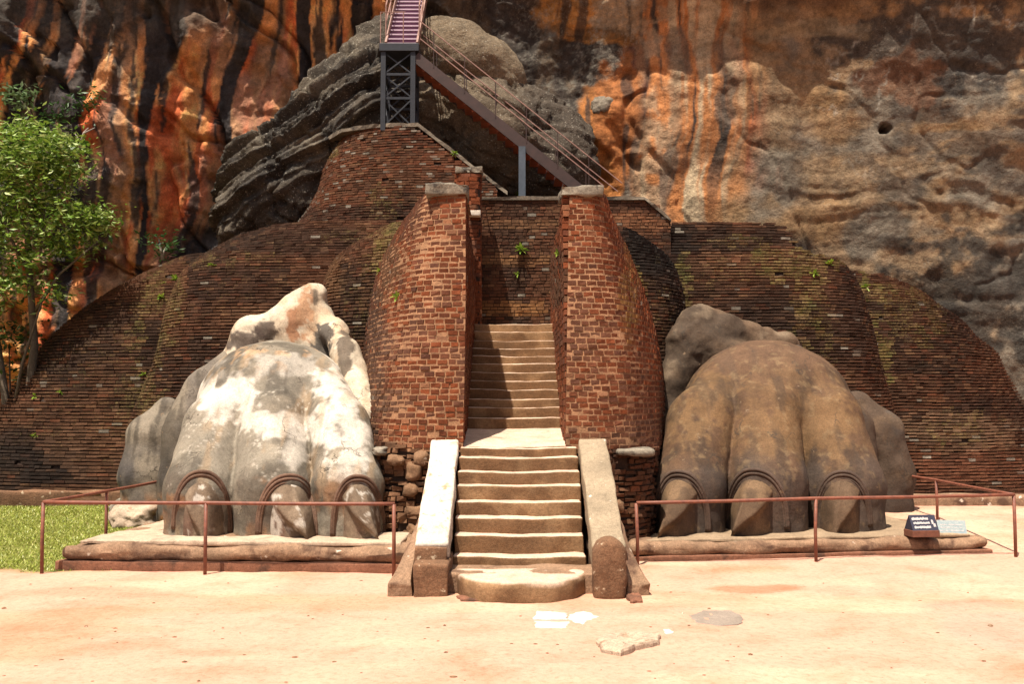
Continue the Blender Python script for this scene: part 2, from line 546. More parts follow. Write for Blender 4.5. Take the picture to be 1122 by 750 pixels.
for (cx, cy, rx, ry, cc, am) in ((1100, 690, 70, 22, (0.33, 0.25, 0.19), .8), (830, 645, 60, 5, (0.30, 0.15, 0.085), .8),
                                 (60, 690, 130, 6, (0.40, 0.23, 0.15), .7), (230, 715, 60, 5, (0.36, 0.20, 0.13), .7),
                                 (1050, 665, 70, 8, (0.34, 0.24, 0.18), .6), (110, 650, 90, 6, (0.36, 0.20, 0.13), .6)):
    sand = mixc(sand, cc, am * sstep(1.2, 0.5, blob(gpx, gpy, cx, cy, rx, ry) + wob * 1.4))
lm = lawn_mask(gx, gy)
sand = mixc(sand, (0.12, 0.125, 0.03), lm)
ground = mk('ground', gv, gf, M['ground'], smooth=True, vcol=sand)
tag(ground, 'pale sandy ground in front of the stone staircase and paws', 'ground', kind='structure')

# grass blades on the lawn: uncountable
gb_v, gb_f = [], []
cnt = 0
while cnt < 60000:
    k = 4000
    X = rng.uniform(-13.5, -5.2, k)
    Yv = rng.uniform(14.4, 22.3, k)
    keep = (lawn_mask(X, Yv) > rng.uniform(0.25, 1, k)) & (X > -0.56 * Yv - 0.4)
    crack = np.abs((Yv - 16.6) + (X + 8) * 0.25) < 0.07
    keep &= ~crack
    X, Yv = X[keep], Yv[keep]
    Z = ground_z(X, Yv)
    for x, y, z in zip(X, Yv, Z):
        a = random.uniform(0, 6.28); hgt = random.uniform(.015, .045); wd = random.uniform(.006, .012)
        dx, dy = math.cos(a) * wd, math.sin(a) * wd
        lx, ly = random.gauss(0, .025), random.gauss(0, .025)
        i = len(gb_v)
        gb_v += [(x - dx, y - dy, z - .005), (x + dx, y + dy, z - .005), (x + lx, y + ly, z + hgt)]
        gb_f.append((i, i + 1, i + 2))
        cnt += 1
grass = mk('grass', gb_v, gb_f, M['grass'])
tag(grass, 'sunlit green lawn grass left of the railing', 'grass', kind='stuff')

# ------------------------------------------------------------------ cliff
def cliff_color(px, py, x, z):
    wx = 16 * fbm(px / 90, py / 110, 1.0, 5, 21)
    wy = 14 * fbm(px / 60, py / 60, 9.0, 4, 22)
    qx, qy = px + wx, py + wy
    n = len(px)
    fine = fbm(px / 14, py / 14, 2.0, 4, 23)
    # vertical streaks, leaning left-down at the left of the face
    lean = np.where(px < 430, 0.13 * (py - 100) * sstep(430, 250, px), 0)
    sx = qx + lean
    st1 = fbm(sx / 21, py / 190, 3.0, 4, 24)
    st2 = fbm(sx / 9, py / 110, 4.0, 3, 25)
    # warm orange face at the left
    col = np.tile(np.array([0.56, 0.235, 0.08]), (n, 1))
    col = mixc(col, (0.58, 0.35, 0.165), sstep(-.1, .6, st2))
    col = mixc(col, (0.42, 0.10, 0.035), sstep(.1, .6, fbm(sx / 15, py / 70, 14.0, 3, 26)))
    col = mixc(col, (0.16, 0.105, 0.07), sstep(.0, .5, fbm(sx / 34, py / 120, 15.0, 4, 27)) * .75)
    col = mixc(col, (0.028, 0.023, 0.022), sstep(.17, .30, st1))
    col = mixc(col, (0.045, 0.035, 0.03), sstep(.30, .5, st2) * .9)
    # dark wet band below the left face
    d = (qy - (330 - (qx - 100) * 0.62))
    col = mixc(col, (0.04, 0.035, 0.034), sstep(-45, 25, d) * sstep(95, 170, qx) * sstep(470, 400, qx) * .93)
    col = mixc(col, (0.13, 0.115, 0.1), sstep(.25, .7, fbm(px / 40, py / 40, 6, 4, 28)) * sstep(-5, 40, d) * sstep(95, 150, qx) * sstep(470, 400, qx) * .7)
    col = mixc(col, (0.05, 0.043, 0.035), sstep(40, 0, qy - 0.1 * qx) * sstep(330, 220, qx) * .8)
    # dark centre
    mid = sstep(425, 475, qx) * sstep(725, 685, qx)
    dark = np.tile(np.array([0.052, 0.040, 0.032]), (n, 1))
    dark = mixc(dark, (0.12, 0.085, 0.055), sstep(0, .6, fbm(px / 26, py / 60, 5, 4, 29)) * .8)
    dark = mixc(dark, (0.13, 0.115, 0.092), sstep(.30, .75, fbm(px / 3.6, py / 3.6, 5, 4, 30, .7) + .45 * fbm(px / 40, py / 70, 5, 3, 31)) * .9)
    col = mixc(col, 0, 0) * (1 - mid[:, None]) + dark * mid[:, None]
    for (cx, cy, rx, ry, cc, am) in ((657, 12, 66, 34, (0.46, 0.21, 0.06), 1), (690, 5, 30, 26, (0.45, 0.34, 0.22), .8), (668, 165, 26, 70, (0.40, 0.15, 0.04), .95), (690, 130, 24, 70, (0.36, 0.13, 0.04), .9),
                                     (660, 35, 50, 8, (0.10, 0.06, 0.03), .6)):
        k = sstep(1.25, .75, blob(qx, qy, cx, cy, rx, ry) + .5 * fine)
        cc2 = mixc(np.tile(np.array(cc), (n, 1)), (0.045, 0.035, 0.03), sstep(.2, .5, fbm(qx / 11, py / 60, 8, 3, 32)) * .8)
        col = col * (1 - am * k[:, None]) + cc2 * am * k[:, None]
    # striped orange, cream and black curtain
    sb = sstep(695, 712, qx) * sstep(835, 790, qx)
    s3 = fbm(qx / 13, py / 260, 12.0, 4, 33)
    strp = np.tile(np.array([0.44, 0.18, 0.065]), (n, 1))
    strp = mixc(strp, (0.46, 0.35, 0.22), sstep(.05, .45, s3))
    strp = mixc(strp, (0.05, 0.04, 0.035), sstep(-.12, -.38, s3) * sstep(270, 150, py))
    strp = mixc(strp, (0.13, 0.095, 0.07), sstep(.15, .55, fbm(qx / 24, py / 60, 16.0, 4, 34)) * .8)
    strp = mixc(strp, (0.42, 0.30, 0.19), sstep(28, 12, np.abs(qx - 722)) * sstep(.5, -.2, fine) * .7)
    col = col * (1 - sb[:, None]) + strp * sb[:, None]
    # tan and grey right face
    rt = sstep(785, 835, qx + 25 * fbm(px / 30, py / 50, 2, 3, 35))
    tan = np.tile(np.array([0.30, 0.20, 0.115]), (n, 1))
    tan = mixc(tan, (0.215, 0.175, 0.13), sstep(-.15, .4, fbm(px / 60, py / 50, 17, 5, 36)))
    tan = mixc(tan, (0.33, 0.19, 0.085), sstep(.1, .6, fbm(px / 75, py / 60, 18, 5, 37)) * .75)
    tan = mixc(tan, (0.11, 0.09, 0.072), sstep(.1, .5, fbm(px / 45, (py + 18 * fbm(px / 90, py / 90, 1, 3, 61)) / 16, 19, 5, 38)) * sstep(880, 990, px) * .75)
    k = sstep(1.25, .6, blob(qx, qy, 1035, 55, 130, 50) + .7 * fine)
    tan = mixc(tan, (0.07, 0.062, 0.055), k * .85)
    k = sstep(1.2, .6, blob(qx, qy, 985, 85, 48, 26) + .8 * fine)
    tan = mixc(tan, (0.30, 0.14, 0.07), k * .55)
    k = sstep(1.2, .7, blob(qx, qy, 880, 35, 70, 16) + .6 * fine)
    tan = mixc(tan, (0.36, 0.27, 0.165), k * .8)
    sc = np.abs(fbm(px / 30, py / 34, 20, 4, 39))
    tan = mixc(tan, (0.42, 0.38, 0.31), sstep(.10, .0, sc) * sstep(.0, .4, fbm(px / 60, py / 50, 21, 3, 40)) * sstep(860, 940, px) * sstep(240, 120, py) * .8)
    tan = mixc(tan, (0.055, 0.047, 0.04), sstep(1.3, .5, blob(qx, qy, 1085, 330, 105, 75) + .9 * fine) * .85)
    col = col * (1 - rt[:, None]) + tan * rt[:, None]
    col = mixc(col, (0.12, 0.06, 0.03), sstep(14, 0, qy + 4) * sstep(700, 760, qx) * .7)
    # thin drip lines of lichen and grime everywhere
    col *= (1 + .30 * fine + .22 * fbm(px / 4, py / 4, 5.0, 3, 64))[:, None]
    lich = (.26 + .16 * fbm(px / 45, py / 70, 31.0, 4, 88)) * sstep(440, 480, qx) * sstep(740, 690, qx) * sstep(-.3, .3, fbm(px / 60, py / 60, 33.0, 3, 89))
    lich = np.maximum(lich, .20 * sstep(.1, .5, fbm(px / 34, py / 44, 37.0, 4, 90)) * sstep(790, 860, px))
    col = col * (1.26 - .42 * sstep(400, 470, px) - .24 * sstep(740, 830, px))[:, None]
    return np.concatenate([np.clip(col, 0.008, .7), lich[:, None]], 1)

cx_ = np.concatenate([np.arange(-30, -19, .3), np.arange(-19, 20, 0.05), np.arange(20, 31, .3)])
cz_ = np.concatenate([np.arange(-0.5, 2.5, .2), np.arange(2.5, 14.6, 0.05), np.arange(14.6, 27.1, 0.3)])
CXg, CZg = np.meshgrid(cx_, cz_)
x, z = CXg.ravel(), CZg.ravel()
def cliff_y(x, z):
    y = 29.8 - (0.075 - .050 * sstep(1.5, 6, x)) * (z - 3) - .5 * sstep(1.5, 6, x)
    y = y + 0.012 * (x - 1) ** 2 * sstep(0, -14, x) * -0.6 - 0.02 * np.clip(x - 6, 0, 30) ** 1.5
    y = y - 0.5 * sstep(13.4, 15.0, z + .4 * fbm(x * .4, 0, 0, 3, 56)) - 0.25 * sstep(12.2, 13.8, z + .5 * fbm(x * .3, 0, 0, 3, 55)) * sstep(2.5, 6, x)
    lean = x + 0.14 * (z - 9) * -1.0 * sstep(-2, -7, x)
    flute = fbm(lean / 1.5, 0.3, z / 7.0, 4, 50)
    y = y + (0.42 * sstep(-3, -6, x) + .20) * flute
    y = y + (0.60 - .38 * sstep(2, 6, x)) * fbm(x / 5.5, 2.0, z / 4.0, 4, 51)
    crease = np.abs(fbm(x / 3.2 + z * .12, 4.0, z / 3.4, 4, 52))
    y = y + (0.42 - .36 * sstep(1, 5, x)) * sstep(.12, .0, crease)
    rk = .75 - .52 * sstep(1.5, 5, x)
    y = y + rk * 0.20 * fbm(x / 1.1, 1.0, z / .9, 5, 53) + rk * .10 * np.abs(fbm(x / .5, 8.0, z / .45, 4, 59))
    # fractured panels at the left: joints where blocks have fallen away
    jn = np.abs(fbm(x / 2.4 + .5 * z / 2.4, 12.0, z / 4.2, 3, 151))
    y = y + .30 * sstep(.07, .0, jn) * sstep(1, -3, x)
    blk = fbm(np.floor(x / 1.9 + .8 * fbm(x / 3, 0, z / 3, 3, 152)) * 1.37, np.floor(z / 2.6 + .8 * fbm(x / 3, 5, z / 3, 3, 153)) * 2.11, 1.0, 1, 154)
    y = y + .16 * blk * sstep(1, -3, x)
    strat = fbm(x / 4, 6.0, (z + .5 * fbm(x / 3, 0, z / 3, 3, 58)) / .35, 3, 54)
    y = y + 0.035 * strat * sstep(4, 8, x)
    return y
yc = cliff_y(x, z)
# a small hollow in the right face
hol = P(986, 130, 28.0)
yc = yc + 1.1 * sstep(.20, .08, np.hypot(x - hol.x, (z - hol.z) * 1.2) + .06 * fbm(x * 4, 0, z * 4, 2, 4))
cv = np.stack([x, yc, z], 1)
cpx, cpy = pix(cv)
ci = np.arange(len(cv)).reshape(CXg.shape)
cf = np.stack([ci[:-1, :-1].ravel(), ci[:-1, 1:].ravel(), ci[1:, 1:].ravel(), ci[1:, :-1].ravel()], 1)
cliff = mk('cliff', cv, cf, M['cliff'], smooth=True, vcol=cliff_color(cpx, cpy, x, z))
tag(cliff, 'huge overhanging cliff streaked orange, black and tan behind everything', 'cliff', kind='structure')

def rock_blob(name, c, rad, sub, rot, colfn, strata=None, amp=.25, freq=.6, seed=0, mat='rock'):
    bm = bmesh.new()
    bmesh.ops.create_icosphere(bm, subdivisions=sub, radius=1.0)
    V = np.array([v.co[:] for v in bm.verts]); F = [[v.index for v in f.verts] for f in bm.faces]
    bm.free()
    N = V / np.linalg.norm(V, axis=1, keepdims=True)
    W = N * np.array(rad)
    cs, sn = math.cos(rot), math.sin(rot)
    W = np.stack([W[:, 0] * cs - W[:, 2] * sn, W[:, 1], W[:, 0] * sn + W[:, 2] * cs], 1)
    d = amp * fbm(W[:, 0] * freq, W[:, 1] * freq, W[:, 2] * freq, 5, seed, .52)
    d += amp * .34 * np.abs(fbm(W[:, 0] * freq * 4, W[:, 1] * freq * 4, W[:, 2] * freq * 4, 5, seed + 9, .6)) - amp * .5 * sstep(.1, 0, np.abs(fbm(W[:, 0] * freq * 1.7, W[:, 1] * freq * 1.7, W[:, 2] * freq * 1.7, 4, seed + 19)))
    if strata:
        per, sang, sam, lim = strata
        q = -W[:, 0] * math.sin(sang) + W[:, 2] * math.cos(sang)
        q = q + .20 * fbm(W[:, 0] * .6, W[:, 1] * .6, W[:, 2] * .6, 4, seed + 5)
        fr = q / per
        fr = fr - np.floor(fr)
        fr2 = q / (per * .37) + .3; fr2 = fr2 - np.floor(fr2)
        saw = sam * (sstep(0, .10, fr) * (1 - .85 * fr)) + sam * .28 * sstep(0, .15, fr2) * (1 - fr2)
        d += saw * sstep(lim - .5, lim + .4, q)
    Nw = N.copy()
    Nw = np.stack([N[:, 0] * cs - N[:, 2] * sn, N[:, 1], N[:, 0] * sn + N[:, 2] * cs], 1)
    W = W + Nw * d[:, None] + np.array(c)
    px, py = pix(W)
    o = mk(name, W, F, M[mat], smooth=True, vcol=colfn(W, px, py))
    return o

def grey_rock(W, px, py):
    n = len(W)
    c = np.tile(np.array([0.066, 0.053, 0.040]), (n, 1))
    c = mixc(c, (0.118, 0.096, 0.070), sstep(0, .5, fbm(W[:, 0] * .9, W[:, 1] * .9, W[:, 2] * .9, 4, 71)))
    c = mixc(c, (0.036, 0.031, 0.027), sstep(.0, .45, fbm(W[:, 0] * 1.3, W[:, 1] * 1.3, W[:, 2] * 1.3, 5, 72)) * .85)
    return c

def dark_rock(W, px, py):
    c = mixc(grey_rock(W, px, py), (.20, .145, .092), .5 + 0 * px)
    return mixc(c, (0.05, 0.04, 0.032), sstep(520, 600, px + 30 * fbm(W[:, 0], W[:, 1], W[:, 2], 4, 73)) * .8)

def tan_rock(W, px, py):
    c = grey_rock(W, px, py)
    return mixc(c, (.19, .138, .086), .75 + 0 * px)

def place(px, py, Y): return tuple(P(px, py, Y))
o = rock_blob('rock_outcrop', place(352, 185, 27.6), (3.6, 1.7, 1.75), 7, math.radians(48), grey_rock, (0.62, math.radians(33), .46, -.4), .34, .6, 3)
tag(o, 'grey layered rock ledges rising beside the upper brick terrace', 'rock', kind='structure')
o = rock_blob('rock_outcrop', place(432, 110, 28.7), (1.8, 1.0, 2.6), 5, math.radians(-10), grey_rock, (0.5, math.radians(20), .25, -2), .25, .6, 4)
tag(o, 'grey ledged rock right behind the steel stair tower', 'rock', kind='structure')
o = rock_blob('boulder', place(510, 72, 27.2), (1.75, 1.3, 1.05), 5, math.radians(-28), tan_rock, None, .14, .8, 8)
tag(o, 'smooth sunlit tan boulder high behind the sloping steel stairs', 'boulder', kind='structure')
o = rock_blob('boulder', place(545, 150, 27.2), (2.9, 1.3, 1.7), 6, math.radians(-32), dark_rock, (0.6, math.radians(-24), .12, -1), .30, .6, 11)
tag(o, 'large rough boulder below the tan one, dark on its right', 'boulder', kind='structure')

# ------------------------------------------------------------------ brickwork
def catmull(t, ts, vals):
    """Catmull-Rom through vals (n,k) at ts (n) evaluated at t (m)."""
    ts = np.asarray(ts, float); vals = np.asarray(vals, float)
    t = np.clip(t, ts[0], ts[-1])
    i = np.clip(np.searchsorted(ts, t, side='right') - 1, 0, len(ts) - 2)
    h = (ts[i + 1] - ts[i])
    u = ((t - ts[i]) / h)[..., None]
    d = np.gradient(vals, ts, axis=0) if len(ts) > 2 else np.repeat((vals[1:] - vals[:1]) / (ts[1] - ts[0]), 2, 0)
    h = h[..., None]
    u2, u3 = u * u, u * u * u
    return vals[i] * (2 * u3 - 3 * u2 + 1) + d[i] * h * (u3 - 2 * u2 + u) + vals[i + 1] * (-2 * u3 + 3 * u2) + d[i + 1] * h * (u3 - u2)

class Lobe:
    def __init__(s, rows):
        """rows: (z, [(px, Y) ...]) from bottom to top, plan points from left to right."""
        s.z = np.array([r[0] for r in rows], float)
        s.pl = np.array([[(XZ(px, r[0], Y), Y) for px, Y in r[1]] for r in rows])
    def plan(s, z, n=70):
        k = s.pl.shape[1]
        pts = catmull(np.array([z]), s.z, s.pl.reshape(len(s.z), -1)).reshape(k, 2)
        if k == 2:
            u = np.linspace(0, 1, n)[:, None]
            return pts[0] * (1 - u) + pts[1] * u
        cum = np.concatenate([[0], np.cumsum(np.linalg.norm(np.diff(pts, axis=0), axis=1) ** .7 + 1e-4)])
        return catmull(np.linspace(0, cum[-1], n), cum, pts)

def brick_wall(name, rows, label, colfn, course=.075, blen=.24, gap=.012, vgap=.008, jit=.012, mortar='mortar_dark', top=None,
               recess=.03, irr=.005, depth=.16, parent=None, miss=0.0, back=3.0, cat='wall', lens=(.55, .85, 1, 1, 1.1)):
    L = Lobe(rows)
    V, F, FC, MI = [], [], [], []
    z = L.z[0]
    k = 0
    zt = L.z[-1]
    while z + course * .5 < zt:
        pl = L.plan(min(z + course / 2, zt))
        sg = np.linalg.norm(np.diff(pl, axis=0), axis=1)
        cum = np.concatenate([[0], np.cumsum(sg)])
        tot = cum[-1]
        s = -(blen * .5 * (k % 2) + random.uniform(0, .35) * blen)
        wav = fbm(pl[:, 0] * .6, pl[:, 1] * .6, z * .4, 3, 91) * .014
        while s < tot:
            bl = blen * random.choice(lens) * random.uniform(.93, 1.07)
            a, b = max(s, 0), min(s + bl - vgap, tot)
            s += bl
            if b - a < .04: continue
            if miss and random.random() < miss: continue
            p0 = np.array([np.interp(a, cum, pl[:, i]) for i in (0, 1)])
            p1 = np.array([np.interp(b, cum, pl[:, i]) for i in (0, 1)])
            t = (p1 - p0) / (np.linalg.norm(p1 - p0) + 1e-9)
            nr = np.array([t[1], -t[0]])
            dz = float(np.interp((a + b) / 2, cum, wav))
            zc = z + course / 2 + dz
            mid = (p0 + p1) / 2
            px, py = pix(np.array([mid[0], mid[1], zc]))
            if top is not None and py < top(px) + random.uniform(-1.2, 1.2): continue
            out = random.gauss(0, jit)
            ch = course - gap
            z0 = zc - ch / 2 + random.gauss(0, irr); z1 = zc + ch / 2 + random.gauss(0, irr)
            n0 = len(V)
            for (pp, zz) in ((p0, z0), (p1, z0), (p1, z1), (p0, z1)):
                o = out + random.gauss(0, irr)
                q = pp + nr * o
                V.append((q[0], q[1], zz + random.gauss(0, irr * .5)))
            for (pp, zz) in ((p0, z0), (p1, z0), (p1, z1), (p0, z1)):
                q = pp - nr * depth
                V.append((q[0], q[1], zz))
            F += [(n0, n0 + 1, n0 + 2, n0 + 3), (n0 + 3, n0 + 2, n0 + 6, n0 + 7), (n0 + 1, n0, n0 + 4, n0 + 5),
                  (n0 + 1, n0 + 5, n0 + 6, n0 + 2), (n0, n0 + 3, n0 + 7, n0 + 4)]
            c = colfn(px, py, random.random(), mid[0], zc)
            FC += [c] * 5
            MI += [0] * 5
        z += course
        k += 1
    # mortar core set back behind the bricks, with its top running back into the mound
    nz = max(6, int((zt - L.z[0]) / .15))
    n = 60
    zz = np.linspace(L.z[0] - .05, zt - .02, nz)
    n0 = len(V)
    grid = []
    for q in zz:
        pl = L.plan(max(q, L.z[0]), n)
        t = np.gradient(pl, axis=0)
        t /= np.linalg.norm(t, axis=1, keepdims=True) + 1e-9
        nr = np.stack([t[:, 1], -t[:, 0]], 1)
        g = pl - nr * recess
        zq = np.full(n, q)
        if top is not None:
            px, py = pix(np.stack([g[:, 0], g[:, 1], zq], 1))
            lim = np.array([P(a, top(a) + 3, yy).z for a, yy in zip(px, g[:, 1])])
            zq = np.minimum(zq, np.maximum(lim, L.z[0]))
        grid.append(np.stack([g[:, 0], g[:, 1], zq], 1))
    lastg = grid[-1].copy(); lastg[:, 1] += back; lastg[:, 2] += .02
    grid.append(lastg)
    for row in grid: V += [tuple(r) for r in row]
    for i in range(len(grid) - 1):
        for j in range(n - 1):
            F.append((n0 + i * n + j, n0 + i * n + j + 1, n0 + (i + 1) * n + j + 1, n0 + (i + 1) * n + j))
            FC.append((.04, .03, .02, 0)); MI.append(1)
    o = mk(name, V, F, [M['brick'], M[mortar]], fcol=FC, midx=MI)
    if parent is None:
        tag(o, label, cat)
    else:
        adopt(o, parent)
    return o

def scal(f, *a): return float(f(*[np.array([q], float) for q in a])[0])
_cache = {}
def nz2(x, y, seed):
    k = (round(x * 2), round(y * 2), seed)
    if k not in _cache: _cache[k] = scal(lambda a, b: fbm(a, b, 0 * a, 3, seed), x, y)
    return _cache[k]
def sm(a, b, v):
    t = min(1, max(0, (v - a) / (b - a)))
    return t * t * (3 - 2 * t)
def lerp3(a, b, t): return tuple(p * (1 - t) + q * t for p, q in zip(a, b))

RED, BRN, DRK, TAN, BLK = (.145, .046, .021), (.088, .040, .021), (.040, .022, .014), (.18, .095, .047), (.018, .0135, .011)
MOSS, LICH, OCHRE = (.24, .20, .045), (.22, .195, .155), (.27, .16, .055)

def wing_color(dark=.45, moss=(), red=0.0, black=(), lich=.02, tanz=()):
    def f(px, py, r, x, z):
        n = nz2(px / 55, py / 40, 301)
        c = lerp3(BRN, DRK, sm(-.4, .5, n + (dark - .45) * 2 + (r - .5) * .3))
        if red: c = lerp3(c, RED, red * sm(.2, .9, random.random() + .4 * nz2(px / 40, py / 30, 305)))
        rr = random.random()
        if rr < .10: c = lerp3(c, TAN, random.uniform(.15, .5))
        elif rr < .2: c = lerp3(c, RED, random.uniform(.15, .5))
        for (cx, cy, rx, ry, am) in black:
            d = ((px - cx) / rx) ** 2 + ((py - cy) / ry) ** 2 + .8 * nz2(px / 22, py / 22, 309)
            c = lerp3(c, BLK, am * sm(1.4, .5, d))
        for (cx, cy, rx, ry, am, cc) in tanz:
            d = ((px - cx) / rx) ** 2 + ((py - cy) / ry) ** 2 + .9 * nz2(px / 14, py / 14, 311)
            c = lerp3(c, cc, am * sm(1.4, .5, d) * random.uniform(.5, 1))
        ms = 0.0
        for (cx, cy, rx, ry, am, tilt) in moss:
            dx = px - cx - tilt * (py - cy)
            d = (dx / rx) ** 2 + ((py - cy) / ry) ** 2 + .9 * nz2(px / 9, py / 14, 313)
            ms = max(ms, am * sm(1.6, .2, d))
        if random.random() < lich * .45 * (1 + 2 * nz2(px / 25, py / 25, 317)): c = lerp3(c, LICH, random.uniform(.3, .9))
        k = .9 + .2 * random.random()
        return (c[0] * k, c[1] * k, c[2] * k, ms * .43 * random.uniform(.75, 1.1))
    return f

def interp_top(pts):
    xs_, ys_ = [p[0] for p in pts], [p[1] for p in pts]
    return lambda px: float(np.interp(px, xs_, ys_))

# outermost left wing
def wing_rows_left(sil, Yb, Yt, pxR):
    rows = []
    for (py, px, u) in sil:
        Yf = Yb + (Yt - Yb) * u
        z = P(px, py, Yf + 1.2).z
        z = max(z, .12)
        span = pxR - px
        rows.append((z, [(px + 26, Yf + 4.0), (px + 2, Yf + 2.2), (px + .13 * span, Yf + .75), (px + .35 * span, Yf + .18), (px + .65 * span, Yf), (pxR, Yf + .15)]))
    return rows
L1 = wing_rows_left([(560, -75, 0), (500, -42, .08), (440, 0, .2), (395, 30, .36), (360, 60, .5), (328, 100, .66), (300, 150, .85), (284, 190, 1)], 21.6, 24.6, 265)
brick_wall('brick_wall', L1, 'dark curved brick wing wall at far left, tapering down below the tree',
           wing_color(.50, moss=[(100, 400, 90, 110, .5, -.2), (60, 470, 80, 30, .45, 0), (165, 330, 18, 66, .8, -.35), (150, 440, 25, 60, .7, 0)], black=[(40, 500, 70, 30, .75)], tanz=[(100, 495, 45, 30, .6, (.15, .075, .04))]), .078, .26, jit=.008, gap=.026, vgap=.003, recess=.075, irr=.0035, miss=.004)
R1s = [(560, 1200, 0), (500, 1165, .08), (440, 1124, .2), (405, 1104, .33), (384, 1094, .42), (365, 1071, .52), (351, 1059, .6), (330, 1029, .72), (316, 1010, .84), (303, 977, 1)]
R1 = []
for (py, px, u) in R1s:
    Yf = 21.6 + 3.0 * u
    z = max(P(px, py, Yf + 1.2).z, .12)
    pl = 900; span = px - pl
    R1.append((z, [(pl, Yf + .15), (pl + .35 * span, Yf), (pl + .65 * span, Yf + .18), (px - .13 * span, Yf + .75), (px - 2, Yf + 2.2), (px - 26, Yf + 4)]))
brick_wall('brick_wall', R1, 'curved brick wing wall at far right with green moss down its fold',
           wing_color(.42, red=.15, moss=[(960, 350, 15, 80, 1.0, .12), (985, 340, 50, 44, .75, .3), (940, 315, 40, 12, .8, 0), (1040, 470, 70, 24, .7, 0), (1000, 390, 90, 90, .42, 0)],
                      black=[(1000, 420, 40, 30, .3), (1090, 455, 60, 18, .35)], tanz=[(1040, 475, 75, 22, .65, (.20, .12, .07)), (1060, 515, 90, 18, .6, (.17, .065, .035))]), .072, .21, jit=.005, gap=.026, vgap=.003, recess=.075, irr=.0035, miss=.004,
           top=interp_top([(880, 292), (937, 296), (977, 304), (1010, 315), (1130, 200)]))

# second lobes, behind the paws
def rows_px(spec):
    """spec: (py of the front, [(px, Y)...], reference Y)"""
    return [(max(P(500, py, Yr).z, .1), pts) for py, pts, Yr in spec]
L2 = rows_px([(560, [(150, 23), (132, 21.4), (150, 20.5), (220, 20.1), (300, 20.1), (390, 20.2)], 20.1),
              (470, [(150, 23), (140, 21.5), (158, 20.7), (225, 20.3), (300, 20.3), (390, 20.4)], 20.3),
              (390, [(172, 23.2), (170, 21.8), (186, 21.1), (235, 20.7), (300, 20.65), (390, 20.8)], 20.7),
              (320, [(192, 23.8), (186, 22.4), (202, 21.7), (240, 21.3), (300, 21.2), (400, 21.3)], 21.2),
              (285, [(206, 24.2), (204, 23.0), (220, 22.3), (255, 21.9), (320, 21.8), (430, 21.8)], 21.8),
              (243, [(262, 25.4), (264, 24.6), (280, 23.8), (310, 23.2), (360, 22.9), (450, 22.8)], 22.9)])
brick_wall('brick_wall', L2, 'broad brown brick wall rising straight behind the white paw',
           wing_color(.38, red=.10, moss=[(180, 350, 22, 66, .8, -.2), (250, 285, 60, 14, .65, 0), (160, 440, 22, 50, .8, 0), (290, 320, 90, 60, .45, 0), (400, 262, 50, 14, .6, 0)],
                      black=[(320, 262, 80, 16, .5), (250, 330, 60, 18, .25)], lich=.035, tanz=[(280, 345, 40, 16, .3, (.2, .10, .05))]), .072, .21, jit=.005, gap=.026, vgap=.003, recess=.075, irr=.0035, miss=.004,
           top=interp_top([(150, 330), (200, 287), (242, 263), (300, 246), (325, 241), (460, 241)]))
R2 = rows_px([(560, [(700, 20.6), (780, 20.6), (880, 20.6), (975, 21.0), (1000, 21.8), (985, 23.4)], 20.6),
              (470, [(700, 20.8), (780, 20.8), (880, 20.8), (965, 21.1), (985, 21.9), (972, 23.4)], 20.8),
              (400, [(700, 21.1), (780, 21.1), (870, 21.1), (945, 21.4), (966, 22.1), (958, 23.5)], 21.1),
              (335, [(700, 21.5), (780, 21.5), (860, 21.5), (930, 21.8), (951, 22.5), (944, 23.8)], 21.5),
              (290, [(700, 21.9), (770, 21.9), (840, 21.9), (905, 22.2), (932, 22.9), (926, 24.1)], 21.9),
              (242, [(690, 22.4), (740, 22.4), (790, 22.4), (850, 22.5), (872, 23.0), (876, 24.3)], 22.4)])
brick_wall('brick_wall', R2, 'dark flat topped brick wall rising behind the brown paw',
           wing_color(.55, red=.06, moss=[(862, 290, 60, 26, .92, .2), (780, 300, 44, 18, .6, 0), (880, 335, 22, 56, .9, .1), (746, 310, 11, 44, .9, .1), (905, 380, 14, 70, .7, .1), (820, 265, 44, 8, .7, 0), (850, 380, 100, 60, .4, 0)],
                      black=[(790, 262, 90, 16, .65), (740, 300, 30, 50, .4), (830, 345, 60, 30, .35)], lich=.04, tanz=[(790, 290, 30, 14, .35, (.22, .11, .055))]), .072, .21, jit=.005, gap=.026, vgap=.003, recess=.075, irr=.0035, miss=.004,
           top=interp_top([(690, 268), (714, 260), (738, 243), (848, 245), (862, 251), (873, 268), (890, 278), (918, 284), (932, 292), (960, 300)]))

# third lobes, tucked between the piers and the walls behind the paws
L3 = rows_px([(560, [(352, 20.6), (360, 19.3), (385, 18.8), (420, 18.7), (450, 18.7)], 18.8),
              (450, [(352, 20.8), (360, 19.6), (384, 19.0), (420, 18.9), (450, 18.9)], 18.9),
              (350, [(350, 21.2), (358, 20.0), (384, 19.4), (420, 19.2), (455, 19.2)], 19.3),
              (300, [(353, 21.6), (362, 20.4), (388, 19.8), (425, 19.5), (460, 19.5)], 19.6),
              (265, [(370, 22), (382, 21.0), (405, 20.3), (435, 20.0), (465, 20.0)], 20.0),
              (240, [(412, 22.4), (420, 21.7), (436, 21.0), (450, 20.7), (470, 20.6)], 20.7)])
brick_wall('brick_wall', L3, 'rounded brown brick lobe between the white paw and the left red pier',
           wing_color(.36, moss=[(425, 270, 16, 34, .95, -.4), (405, 320, 24, 70, .6, -.2), (400, 255, 40, 14, .75, 0)], tanz=[(365, 300, 12, 40, .4, (.2, .11, .05))], lich=.03), .070, .17, jit=.009, gap=.026, vgap=.003, recess=.075, irr=.0035, miss=.004)
